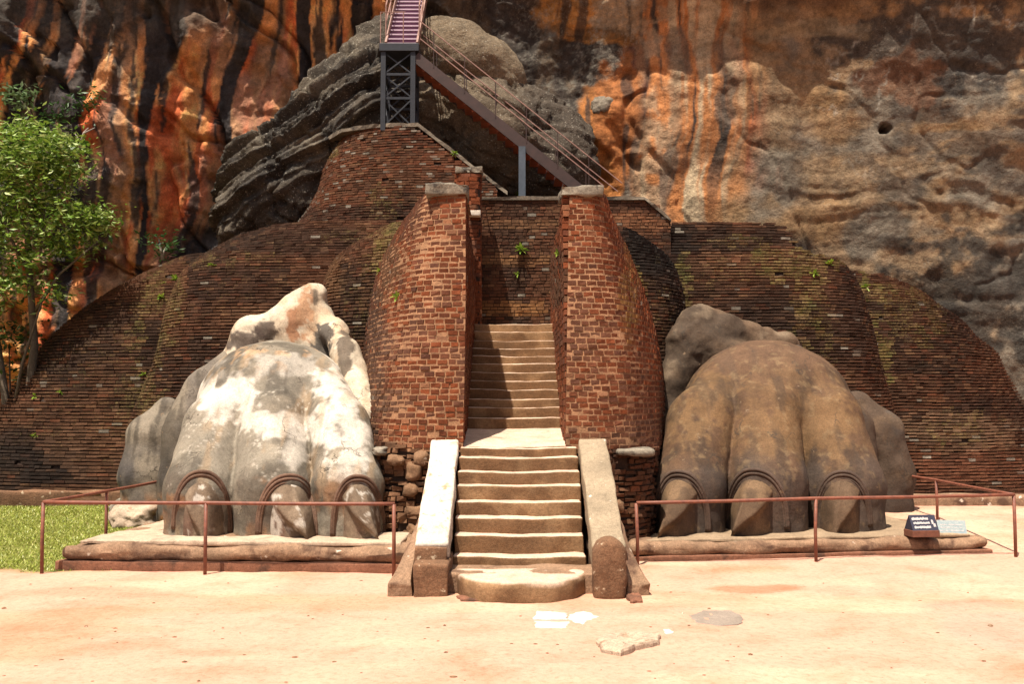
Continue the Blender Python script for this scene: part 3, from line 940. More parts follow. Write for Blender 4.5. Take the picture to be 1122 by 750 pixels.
R3 = rows_px([(560, [(668, 18.9), (700, 18.9), (730, 19.1), (752, 19.8), (756, 21)], 19.0),
              (450, [(668, 19.1), (700, 19.1), (730, 19.3), (752, 20.0), (756, 21.2)], 19.2),
              (350, [(668, 19.4), (695, 19.4), (726, 19.6), (748, 20.3), (752, 21.6)], 19.5),
              (300, [(664, 19.7), (690, 19.7), (720, 19.9), (742, 20.6), (746, 21.8)], 19.8),
              (270, [(660, 20.0), (682, 20.0), (706, 20.2), (726, 20.9), (732, 22)], 20.1),
              (247, [(655, 20.4), (668, 20.4), (682, 20.6), (694, 21.2), (698, 22.2)], 20.5)])
brick_wall('brick_wall', R3, 'blackened rounded brick lobe between the right red pier and the brown paw',
           wing_color(.8, moss=[(692, 300, 9, 48, 1.0, .45), (728, 350, 20, 60, .55, 0)], black=[(712, 275, 40, 32, .95), (735, 300, 22, 50, .6)], lich=.04), .070, .17, jit=.009, gap=.026, vgap=.003, recess=.075, irr=.0035, miss=.004)

# upper terrace under the steel tower
UT = rows_px([(262, [(300, 26), (304, 24.6), (320, 23.6), (370, 23.2), (440, 23.2), (545, 23.2)], 23.2),
              (240, [(318, 26.2), (321, 24.8), (336, 24.0), (380, 23.5), (440, 23.4), (545, 23.4)], 23.4),
              (190, [(348, 26.6), (351, 25.4), (364, 24.6), (395, 24.2), (440, 24.0), (545, 24.0)], 24.0),
              (163, [(354, 27), (357, 25.9), (370, 25.1), (400, 24.6), (440, 24.4), (545, 24.4)], 24.4),
              (138, [(366, 27.2), (370, 26.2), (384, 25.4), (408, 24.9), (440, 24.6), (545, 24.6)], 24.6)])
UTTOP = interp_top([(340, 175), (357, 160), (362, 151), (375, 145), (411, 140), (458, 139), (463, 144), (514, 181), (545, 205)])
brick_wall('brick_terrace', UT, 'rounded red brick terrace carrying the steel stair tower', wing_color(.28, red=.55, moss=[(420, 225, 24, 24, .7, 0), (362, 165, 10, 14, .8, 0)], black=[(400, 235, 80, 12, .5)], lich=.13), .07, .17, jit=.009, gap=.026, vgap=.003, recess=.075, irr=.0035, miss=.004, top=UTTOP, cat='terrace')
def coping(name, path, wdt, thk, label, mat='coping', depth=.5):
    mb = MB()
    n = 8
    pts = []
    for i in range(len(path) - 1):
        for k in range(n):
            u = k / n
            pts.append(Vector(path[i]).lerp(Vector(path[i + 1]), u))
    pts.append(Vector(path[-1]))
    V, F = [], []
    for i, p in enumerate(pts):
        j = .012
        V += [p + Vector((0, -.05 + random.gauss(0, j), -.03)), p + Vector((0, -.05 + random.gauss(0, j), thk + random.gauss(0, j))),
              p + Vector((0, wdt, thk + random.gauss(0, j))), p + Vector((0, wdt, -.03))]
    for i in range(len(pts) - 1):
        a, b = i * 4, i * 4 + 4
        for k in range(4):
            F.append((a + k, b + k, b + (k + 1) % 4, a + (k + 1) % 4))
    F += [(0, 1, 2, 3), tuple(len(V) - 4 + k for k in (3, 2, 1, 0))]
    return mk(name, V, F, M[mat])
o = coping('coping', [P(360, 153, 25.8), P(375, 144, 25.3), P(411, 139, 24.85), P(458, 138, 24.6), P(514, 181, 24.15), P(556, 213, 23.9)], .7, .07, '')
tag(o, 'grey stone coping sloping down along the edge of the upper terrace', 'coping')

# wall closing the stairway at the back, running behind the right pier
BW = rows_px([(372, [(508, 22.0), (735, 22.0)], 22), (300, [(508, 22.02), (735, 22.02)], 22), (218, [(508, 22.05), (735, 22.05)], 22.05)])
brick_wall('brick_wall', BW, 'stained brown brick wall closing the stairway at its top, stairs ending before it',
           wing_color(.45, red=.25, moss=[(568, 290, 12, 40, .2, 0)], black=[(566, 320, 16, 40, .6), (565, 240, 24, 40, .4), (690, 226, 40, 8, .5)], lich=.05,
                      tanz=[(560, 285, 60, 6, .7, (.25, .12, .05)), (560, 338, 50, 8, .75, (.27, .13, .05)), (700, 245, 40, 14, .5, (.26, .11, .05)), (560, 245, 60, 5, .5, (.22, .11, .05))]), .072, .17, gap=.016, vgap=.012, jit=.004, recess=.02, irr=.004,
           top=interp_top([(508, 219), (708, 219), (736, 243)]), mortar='mortar_dark')
o = coping('coping', [P(527, 218, 22.05), P(706, 218, 22.05), P(735, 242, 22.05)], .5, .05, '')
tag(o, 'thin dark coping along the wall closing the stairway', 'coping')

# little square pillar left of the closing wall
pr = root('brick_pillar', (P(513, 300, 21.4).x, 21.4, 3.9), 'slim red brick pillar with grey cap behind the left pier', 'pillar')
def pier_color(red=1.0, darkz=()):
    def f(px, py, r, x, z):
        c = lerp3((.195, .054, .020), (.115, .036, .016), r)
        if random.random() < .14: c = lerp3(c, (.085, .04, .028), random.uniform(.2, .8))
        if random.random() < .08: c = lerp3(c, (.30, .15, .08), random.uniform(.2, .7))
        n = nz2(px / 24, py / 30, 330)
        c = lerp3(c, (.10, .048, .03), .65 * sm(.0, .6, n))
        for (cx, cy, rx, ry, am, cc) in darkz:
            d = ((px - cx) / rx) ** 2 + ((py - cy) / ry) ** 2 + .8 * nz2(px / 13, py / 13, 331)
            if random.random() < .9: c = lerp3(c, cc, am * sm(1.4, .4, d))
        if random.random() < .004: c = lerp3(c, LICH, .6)
        k = .86 + .28 * random.random()
        return (c[0] * k, c[1] * k, c[2] * k, 0.0)
    return f
a0, a1 = P(500, 370, 21.0), P(526, 190, 21.0)
PR = [(3.7, [(500, 21.5), (500.2, 21.0), (526, 21.0), (526.2, 21.5)]), (a1.z, [(500, 21.5), (500.2, 21.0), (526, 21.0), (526.2, 21.5)])]
brick_wall('pillar_shaft', PR, '', pier_color(), .085, .2, gap=.012, vgap=.012, jit=.004, mortar='mortar_dark', parent=pr, back=.4)
v, f = rbox((a0.x - .03, 20.95, a1.z), (a1.x + .05, 21.6, a1.z + .14), .012, .06, .02, 4)
adopt(mk('cap_stone', v, f, M['cap'], smooth=True), pr)
v, f = rbox((P(514, 235, 20.9).x, 20.72, P(514, 237, 20.8).z), (P(527, 235, 20.9).x, 20.99, P(514, 231, 20.8).z), .015, .1, .01)
adopt(mk('string_stone', v, f, M['white_slab'], smooth=True), pr)

# the two big red piers
lp = root('brick_pier', (P(460, 487, 15.8).x, 15.8, 0), 'tall red brick pier left of the stairs, leaning back with a rounded left side', 'pier')
LP = rows_px([(492, [(394, 19.4), (397, 17.8), (409, 16.55), (440, 15.9), (470, 15.75), (507, 15.7)], 15.7),
              (400, [(394, 19.6), (402, 18.0), (421, 16.7), (446, 16.1), (472, 15.95), (509, 15.9)], 15.9),
              (330, [(400, 19.7), (411, 18.3), (433, 16.9), (455, 16.3), (476, 16.15), (510, 16.1)], 16.1),
              (265, [(413, 19.8), (425, 18.5), (444, 17.1), (460, 16.6), (480, 16.4), (510, 16.35)], 16.35),
              (226, [(430, 19.9), (440, 18.6), (454, 17.3), (464, 16.8), (482, 16.55), (510, 16.5)], 16.5),
              (206, [(440, 20), (450, 18.8), (461, 17.5), (468, 17.0), (484, 16.65), (510, 16.6)], 16.6)])
brick_wall('pier_face', LP, '', pier_color(darkz=[(408, 400, 16, 90, .75, (.075, .045, .03)), (425, 280, 14, 50, .6, (.10, .065, .035)), (440, 375, 40, 16, .4, (.12, .06, .04)), (430, 440, 30, 14, .5, (.12, .07, .045))]),
           .094, .165, gap=.031, vgap=.026, jit=.006, mortar='mortar_pale', recess=.014, irr=.0035, lens=(.85, 1, 1, 1, 1.1), parent=lp, back=2.5)
def side_wall(parent, xw, facing, Ya_, Yb_, zt_front, zt_back, z0, cf):
    """Inner stair wall: bricks on the plane x = xw; facing +1 looks to +x."""
    V, F, FC, MI = [], [], [], []
    z = z0
    course = .112
    def face(zq): return Ya_ + .03 + float(np.interp(zq, [1.7, 3.0, 4.2, 5.15, 5.7, 6.0], [0, .2, .4, .65, .8, .9]))
    while z < max(zt_front, zt_back):
        Ya = face(z + .06)
        s = Ya - random.uniform(0, .2)
        while s < Yb_:
            bl = random.choice((.13, .2, .2)) * random.uniform(.9, 1.1)
            a, b = max(s, Ya), min(s + bl - .022, Yb_)
            s += bl
            if b - a < .04: continue
            lim = zt_front + (zt_back - zt_front) * sm(Ya, Ya + 2.0, (a + b) / 2)
            if z + course > lim + .05: continue
            o = random.gauss(0, .007)
            n0 = len(V)
            za, zb = z + .012, z + course - .012
            for (yy, zz) in ((a, za), (b, za), (b, zb), (a, zb)):
                V.append((xw + facing * (o + random.gauss(0, .004)), yy, zz + random.gauss(0, .004)))
            for (yy, zz) in ((a, za), (b, za), (b, zb), (a, zb)):
                V.append((xw - facing * .14, yy, zz))
            q = [(n0, n0 + 1, n0 + 2, n0 + 3), (n0 + 3, n0 + 2, n0 + 6, n0 + 7), (n0 + 1, n0, n0 + 4, n0 + 5), (n0 + 1, n0 + 5, n0 + 6, n0 + 2), (n0, n0 + 3, n0 + 7, n0 + 4)]
            F += q if facing > 0 else [t[::-1] for t in q]
            px, py = pix(np.array([xw, (a + b) / 2, z]))
            FC += [cf(px, py, random.random(), 0, z)] * 5; MI += [0] * 5
        z += course
    n0 = len(V)
    m = 24
    Ya = face(5.9)
    for i in range(m + 1):
        yy = Ya + .02 + (Yb_ - Ya - .02) * i / m
        lim = zt_front + (zt_back - zt_front) * sm(Ya, Ya + 2.0, yy) - .06
        yl = Ya_ + .05 + (Yb_ - Ya_ - .05) * i / m
        V += [(xw - facing * .015, yl, z0 - .1), (xw - facing * .015, yy, lim), (xw - facing * .5, yy, lim)]
    for i in range(m):
        a, b = n0 + i * 3, n0 + i * 3 + 3
        F += [(a, b, b + 1, a + 1), (a + 1, b + 1, b + 2, a + 2)]
        FC += [(.05, .03, .02, 0)] * 2; MI += [1] * 2
    return adopt(mk('inner_wall', V, F, [M['brick'], M['mortar_pale']], fcol=FC, midx=MI), parent)
XL, XR = -0.77, 0.84
side_wall(lp, XL, 1, 15.72, 21.9, 5.92, 5.55, 1.7, pier_color())
v, f = rbox((P(467, 208, 16.6).x, 16.5, P(467, 214, 16.6).z), (XL + .03, 17.3, P(467, 203, 16.6).z), .014, .06, .03, 4)
adopt(mk('cap_stone', v, f, M['cap'], smooth=True), lp)

rp = root('brick_pier', (P(670, 487, 15.8).x, 15.8, 0), 'tall red brick pier right of the stairs, with a rounded right side', 'pier')
RP = rows_px([(494, [(620, 15.7), (655, 15.75), (690, 15.95), (716, 16.6), (727, 17.8), (730, 19.4)], 15.7),
              (400, [(621, 15.9), (655, 15.95), (684, 16.15), (707, 16.8), (722, 18), (727, 19.6)], 15.9),
              (330, [(622, 16.1), (654, 16.15), (677, 16.35), (695, 17.0), (709, 18.2), (716, 19.7)], 16.1),
              (265, [(623, 16.35), (651, 16.4), (669, 16.65), (680, 17.2), (690, 18.4), (697, 19.8)], 16.35),
              (226, [(624, 16.5), (649, 16.55), (662, 16.8), (669, 17.3), (676, 18.6), (682, 19.9)], 16.5),
              (206, [(624.5, 16.6), (648, 16.65), (659, 16.9), (664, 17.4), (668, 18.7), (672, 20)], 16.6)])
brick_wall('pier_face', RP, '', pier_color(darkz=[(640, 400, 30, 60, .35, (.10, .055, .035)), (700, 450, 26, 60, .5, (.085, .045, .03)), (690, 320, 10, 60, .5, (.24, .16, .05)), (650, 480, 40, 14, .5, (.14, .08, .05))]),
           .094, .165, gap=.031, vgap=.026, jit=.006, mortar='mortar_pale', recess=.014, irr=.0035, lens=(.85, 1, 1, 1, 1.1), parent=rp, back=2.5)
side_wall(rp, XR, -1, 15.72, 21.9, 5.92, 5.6, 1.7, pier_color(darkz=[(612, 300, 12, 40, .6, (.08, .05, .03))]))
v, f = rbox((XR - .03, 16.5, P(640, 215, 16.6).z), (P(661, 208, 16.6).x, 17.4, P(640, 205, 16.6).z), .018, .06, .035, 4)
adopt(mk('cap_stone', v, f, M['cap'], smooth=True), rp)

# rubble footings below the piers
rub_c = wing_color(.25, red=.25, tanz=[(440, 540, 60, 60, .45, (.27, .15, .08))], lich=.03)
RBL = rows_px([(612, [(398, 17.8), (404, 16.6), (416, 15.98), (440, 15.8), (476, 15.75)], 15.8), (487, [(398, 17.8), (404, 16.6), (414, 16.02), (440, 15.85), (476, 15.8)], 15.8)])
brick_wall('pier_footing', RBL, '', rub_c, .085, .17, gap=.02, vgap=.02, jit=.03, recess=.05, irr=.012, parent=lp, miss=.12, back=.5)
rub_c2 = wing_color(.55, red=.25, tanz=[(690, 540, 30, 30, .25, (.2, .1, .05))], lich=.015)
RBR = rows_px([(612, [(660, 15.75), (690, 15.82), (708, 16.05), (718, 16.8), (722, 18)], 15.8), (492, [(660, 15.8), (690, 15.87), (710, 16.1), (720, 16.8), (724, 18)], 15.8)])
brick_wall('pier_footing', RBR, '', rub_c2, .085, .19, gap=.022, vgap=.016, jit=.02, recess=.05, irr=.01, parent=rp, miss=.08, back=.5)

def stone_at(name, px, py, Y, rx, ry, rz, mat, parent=None, seed=0, amp=.25, sub=3):
    bm = bmesh.new()
    bmesh.ops.create_icosphere(bm, subdivisions=sub, radius=1.0)
    V = np.array([v.co[:] for v in bm.verts]); F = [[v.index for v in f.verts] for f in bm.faces]
    bm.free()
    V = V / np.maximum(np.abs(V).max(1, keepdims=True) ** .35, 1e-6)
    d = 1 + amp * fbm(V[:, 0] * 1.2, V[:, 1] * 1.2, V[:, 2] * 1.2, 4, seed)
    p = P(px, py, Y)
    V = V * d[:, None] * np.array([rx, ry, rz]) + np.array(p)
    o = mk(name, V, F, M[mat], smooth=True)
    if parent is not None: adopt(o, parent)
    return o
for i, (px, py, rx, rz) in enumerate(((454, 517, .14, .15), (450, 536, .12, .13), (455, 560, .17, .10), (462, 503, .13, .13), (434, 505, .14, .09), (456, 580, .13, .11))):
    stone_at('footing_stone', px, py, 15.85, rx, .16, rz, 'rubble', lp, 60 + i)
stone_at('ledge_stone', 418, 494, 16.05, .15, .3, .075, 'cap', lp, 71)
v, f = rbox((P(675, 496, 15.8).x, 15.62, P(675, 499, 15.8).z), (P(716, 496, 15.8).x, 16.3, P(675, 492.5, 15.8).z), .04, .08, .03)
adopt(mk('ledge_stone', v, f, M['cap'], smooth=True), rp)
stone_at('footing_stone', 676, 556, 15.8, .13, .16, .11, 'rubble', rp, 75)

# ------------------------------------------------------------------ lower stone staircase
st = root('stone_staircase', (.1, 14.5, 0), 'lower flight of worn pale stone steps between two sloping slabs', 'staircase')
nose = [609.7, 586.6, 567.4, 549.5, 532.2, 516.8, 501.5, 490.6]
SX0, SX1 = -.80, 1.0
prevz = .12
for i, py in enumerate(nose):
    Y0 = 13.66 + .27 * i
    zt = P(561, py, Y0).z
    yb = Y0 + (.42 if i < 7 else .5)
    v, f = rbox((SX0 + random.uniform(-.01, .01), Y0, prevz - .06), (SX1 + random.uniform(-.01, .01), yb, zt), .028, .06, .016, 2.6, seed=100 + i)
    # hollow worn by feet
    v[:, 2] -= np.where(v[:, 2] > zt - .06, .018 * np.exp(-((v[:, 0] - .1) / .5) ** 2), 0)
    v[:, 1] += .007 * fbm(v[:, 0] * 1.5, v[:, 2] * 0, v[:, 2] * .5, 3, 130 + i)
    adopt(mk('step', v, f, M['step'], smooth=True, vcol=worn_lit_treads(v, f)), st)
    prevz = zt
ZL0 = prevz
zlb = P(561, 470, 17.5).z
v, f = rbox((XL - .05, 15.75, ZL0 - .3), (XR + .05, 17.55, ZL0 + .002), .02, .09, .02, 1.5, seed=140)
up = (v[:, 2] > ZL0 - .15)
v[:, 2] += np.where(up, (zlb - ZL0) * np.clip((v[:, 1] - 15.75) / 1.75, 0, 1), 0) + .012 * fbm(v[:, 0] * 2, v[:, 1] * 2, 0, 3, 142)
adopt(mk('landing', v, f, M['step'], smooth=True, vcol=worn_lit_treads(v, f)), st)
# half-round entrance step with its square shoulders
v, f = rbox((-1.0 + .08, 12.95, -.05), (1.16, 13.75, P(561, 619, 13.66).z), .03, .08, .02, 2, seed=150)
adopt(mk('threshold_step', v, f, M['plinth'], smooth=True), st)
V, F = [], []
mz = P(561, 640, 12.35).z + .02
nseg, nr = 48, 7
rings = [(0.0, mz), (.45, mz), (.8, mz - .002), (.95, mz - .006), (.99, mz - .03), (1.0, mz - .08), (1.0, mz - .18), (.985, -.08)]
for (rr, zz) in rings:
    for k in range(nseg + 1):
        a = math.pi + math.pi * k / nseg
        e = 1 + .010 * math.sin(k * .9) + .012 * math.sin(k * .41 + 1)
        q = abs(math.cos(a)) ** .8 * (1 if math.cos(a) > 0 else -1)
        V.append((.11 + .86 * q * rr * e, 13.3 + 1.02 * math.sin(a) * rr * e, zz + .006 * math.sin(k * .7 + rr * 9)))
for i in range(len(rings) - 1):
    for k in range(nseg):
        a = i * (nseg + 1) + k
        F.append((a, a + nseg + 1, a + nseg + 2, a + 1))
adopt(mk('half_round_step', V, F, M['step'], smooth=True, vcol=worn_lit_treads(V, F)), st)

def balustrade(x0, x1, ytop, ztop, ybot, zbot, thick, mat, seed):
    Lg = math.hypot(ytop - ybot, ztop - zbot)
    v, f = rbox((x0, 0, -thick), (x1, Lg, 0),   .035, .08, .018, 2.6, seed=seed)
    an = math.atan2(ztop - zbot, ytop - ybot)
    y = v[:, 1] * math.cos(an) - v[:, 2] * math.sin(an)
    z = v[:, 1] * math.sin(an) + v[:, 2] * math.cos(an)
    v = np.stack([v[:, 0], y + ybot, z + zbot], 1)
    return mk('balustrade', v, f, M[mat], smooth=True)
bl = adopt(balustrade(-1.25, -.83, 15.6, 1.86, 13.15, .60, .36, 'white_slab', 160), st)
bl['label'] = 'limewashed white sloping slab beside the steps'
v, f = rbox((-1.24, 12.75, -.06), (-.80, 13.9, P(470, 618, 12.8).z), .035, .1, .02, 2, seed=161)
adopt(mk('foot_block', v, f, M['brown_block'], smooth=True), st)
v, f = rbox((-1.252, 13.03, .31), (-.828, 13.2, .575), .02, .08, .02, 2.5, seed=163)
adopt(mk('front_stone', v, f, M['brown_block'], smooth=True), st)
v, f = rbox((-1.22, 13.7, .1), (-.85, 15.7, .95), .03, .15, .02, 2, seed=162, shear=lambda V: np.stack([V[:, 0], V[:, 1], np.where(V[:, 2] > .5, .1 + (V[:, 1] - 13.4) * .5, V[:, 2])], 1))
adopt(mk('slab_core', v, f, M['brown_block'], smooth=True), st)
br = adopt(balustrade(1.03, 1.46, 15.6, 1.88, 12.95, .60, .36, 'grey_slab', 170), st)
br['label'] = 'plain grey sloping slab beside the steps'
v, f = rbox((1.07, 13.7, .1), (1.42, 15.7, .95), .03, .15, .02, 2, seed=162, shear=lambda V: np.stack([V[:, 0], V[:, 1], np.where(V[:, 2] > .5, .1 + (V[:, 1] - 13.4) * .5, V[:, 2])], 1))
adopt(mk('slab_core', v, f, M['brown_block'], smooth=True), st)
v, f = rbox((1.02, 12.62, -.06), (1.43, 13.1, .73), .09, .06, .02, 3, seed=172)
k_ = np.clip((v[:, 2] - .5) / .23, 0, 1)
v[:, 2] -= .13 * np.abs((v[:, 0] - 1.225) / .205) ** 2.4 * k_
adopt(mk('end_stone', v, f, M['brown_block'], smooth=True), st)

def wedge(pts_base, pts_top, z0, z1, zt, name, mat, seed):
    """Sloping apron block: a low plinth and a slope rising from it to an edge beside the stairs."""
    V = [(*p, z0) for p in pts_base] + [(*p, z1) for p in pts_base] + [(p[0], p[1], q) for p, q in zip(pts_top, zt)]
    n = len(pts_base)
    F = [(i, (i + 1) % n, (i + 1) % n + n, i + n) for i in range(n)]
    F += [(i + n, (i + 1) % n + n, (i + 1) % n + 2 * n, i + 2 * n) for i in range(n)]
    F += [tuple(2 * n + i for i in range(n))]
    bm = bmesh.new()
    vs = [bm.verts.new(q) for q in V]
    for q in F: bm.faces.new([vs[i] for i in q])
    bmesh.ops.recalc_face_normals(bm, faces=bm.faces)
    bmesh.ops.bevel(bm, geom=list(bm.edges), offset=.02, segments=2, affect='EDGES', profile=.6)
    bmesh.ops.subdivide_edges(bm, edges=[e for e in bm.edges if e.calc_length() > .15], cuts=5, use_grid_fill=True)
    W = np.array([q.co[:] for q in bm.verts])
    d = .018
    W += d * np.stack([fbm(W[:, 0] * 4, W[:, 1] * 4, W[:, 2] * 4, 3, seed + i) for i in range(3)], 1)
    for q, c in zip(bm.verts, W): q.co = c
    me = bpy.data.meshes.new(name); bm.to_mesh(me); bm.free()
    me.materials.append(M[mat])
    o = bpy.data.objects.new(name, me); C.objects.link(o)
    return adopt(o, st)
g0 = P(428, 653, 12.85)
wedge([(-1.57, 12.8), (-1.26, 12.78), (-1.26, 14.3), (-1.5, 14.3)], [(-1.36, 13.3), (-1.27, 13.3), (-1.27, 14.28), (-1.33, 14.28)], -.05, .15, (.52, .6, .85, .8), 'apron_stone', 'plinth', 181)
wedge([(1.46, 12.78), (1.74, 12.82), (1.7, 14.3), (1.46, 14.3)], [(1.465, 13.2), (1.54, 13.2), (1.54, 14.28), (1.465, 14.28)], -.05, .15, (.6, .5, .75, .85), 'apron_stone', 'plinth', 184)

# upper flight between the piers
su = root('stone_staircase', (.03, 17.6, 1.7), 'upper flight of narrow stone steps climbing between the two red piers', 'staircase')
nose2 = [458.0, 446.5, 437.5, 427, 417.3, 407.7, 398.7, 390.3, 381.7, 373.2, 363.5, 355.0]
pz = zlb
for i, py in enumerate(nose2):
    Y0 = 17.5 + .285 * i
    zt = P(561, py, Y0).z
    v, f = rbox((XL - .03, Y0, pz - .08), (XR + .03, Y0 + .45, zt), .022, .06, .015, 2.6, seed=200 + i)
    v[:, 2] -= np.where(v[:, 2] > zt - .05, .015 * np.exp(-((v[:, 0] - .05) / .45) ** 2), 0)
    v[:, 1] += .007 * fbm(v[:, 0] * 1.5, v[:, 2] * 0, v[:, 2] * .5, 3, 230 + i)
    adopt(mk('step', v, f, M['step'], smooth=True, vcol=worn_lit_treads(v, f)), su)
    pz = zt
v, f = rbox((XL - .03, 20.75, pz - .4), (XR + .03, 22.1, pz - .01), .02, .12, .015, 2, seed=260)
adopt(mk('top_landing', v, f, M['step'], smooth=True, vcol=worn_lit_treads(v, f)), su)

# ------------------------------------------------------------------ plinths
def plinth(label, corners, zt, zs, seed, topmat):
    """corners: front-left, front-right, back-right, back-left in plan; layered base course, roll moulding, top slab."""
    r = root('paw_plinth', (*((np.array(corners[0]) + np.array(corners[1])) / 2), 0), label, 'plinth')
    c = np.array(corners)
    def layer(name, z0, z1, inset, rad, mat, seed, amp, res=.1):
        v, f = rbox((-1, -1, z0), (1, 1, z1), rad, res, 0, 1)
        # regenerate at true size so that the roll has a true radius
        wx = np.linalg.norm(c[1] - c[0]) - inset[0] * 2; wy = np.linalg.norm(c[3] - c[0]) - inset[1]
        V, F, N = rbox_arrays((wx, wy, z1 - z0), rad, res)
        u = (V[:, 0] / wx + .5); q = (V[:, 1] / wy + .5)
        e = inset[0] / np.linalg.norm(c[1] - c[0]); g = inset[1] / np.linalg.norm(c[3] - c[0])
        u = e + u * (1 - 2 * e); q = g + q * (1 - g)
        W = (c[0] * (1 - u)[:, None] + c[1] * u[:, None]) * (1 - q)[:, None] + (c[3] * (1 - u)[:, None] + c[2] * u[:, None]) * q[:, None]
        W = np.stack([W[:, 0], W[:, 1], V[:, 2] + (z0 + z1) / 2], 1)
        d = amp * fbm(W[:, 0] * 1.6, W[:, 1] * 1.6, W[:, 2] * 3, 5, seed)
        # joints between the stones
        W = W + N * d[:, None]
        adopt(mk(name, W, F, M[mat], smooth=True), r)
    layer('base_course', -.06, zs[0], (0, 0), .02, 'red_course', seed, .015)
    layer('roll_moulding', zs[0] - .01, zs[1], (.03, .03), min(.11, (zs[1] - zs[0]) * .48), 'plinth', seed + 1, .055, .07)
    layer('top_slab', zs[1] - .015, zt, (.26, .16), .02, topmat, seed + 2, .035, .08)
    return r
LPZ, RPZ = .41, .30
fl = PZ(60, 625, 0); fr = PZ(457, 629, 0)
pl_l = plinth('pale stone plinth under the white clawed paw', [(fl.x, fl.y), (fr.x, fr.y), (-1.3, 18.2), (-6.15, 18.0)], LPZ, (.13, .36), 300, 'plinth_top')
fl = PZ(690, 616, 0); fr = PZ(1088, 607.5, 0)
pl_r = plinth('brown rolled stone plinth under the brown clawed paw', [(fl.x, fl.y), (fr.x, fr.y), (7.2, 19.6), (1.75, 18.4)], RPZ, (.07, .26), 320, 'plinth_top_grey')

# ------------------------------------------------------------------ paws
def rcone(X, Y, Z, a, b, r1, r2):
    ax, ay, az = b[0] - a[0], b[1] - a[1], b[2] - a[2]
    l2 = ax * ax + ay * ay + az * az + 1e-9
    t = np.clip(((X - a[0]) * ax + (Y - a[1]) * ay + (Z - a[2]) * az) / l2, 0, 1)
    t2 = t
    return np.sqrt((X - a[0] - t * ax) ** 2 + (Y - a[1] - t * ay) ** 2 + (Z - a[2] - t * az) ** 2) - (r1 + (r2 - r1) * t2)
def smin(a, b, k):
    h = np.clip(.5 + .5 * (b - a) / k, 0, 1)
    return b * (1 - h) + a * h - k * h * (1 - h)
def chain(X, Y, Z, pts, k=.06):
    d = None
    for (p, r1), (q, r2) in zip(pts[:-1], pts[1:]):
        e = rcone(X, Y, Z, p, q, r1, r2)
        d = e if d is None else smin(d, e, k)
    return d
def ellip(X, Y, Z, c, r):
    k0 = np.sqrt(((X - c[0]) / r[0]) ** 2 + ((Y - c[1]) / r[1]) ** 2 + ((Z - c[2]) / r[2]) ** 2)
    k1 = np.sqrt(((X - c[0]) / r[0] ** 2) ** 2 + ((Y - c[1]) / r[1] ** 2) ** 2 + ((Z - c[2]) / r[2] ** 2) ** 2) + 1e-9
    return k0 * (k0 - 1) / k1

def net(sdf, lo, hi, h):
    ax = [np.arange(lo[i], hi[i] + h, h) for i in range(3)]
    X, Y, Z = np.meshgrid(*ax, indexing='ij')
    return surface_nets(sdf(X, Y, Z), (lo[0], lo[1], lo[2]), h)

def wp(t):  # (px, py, Y, r) -> (point, r)
    return (tuple(P(t[0], t[1], t[2])), t[3])

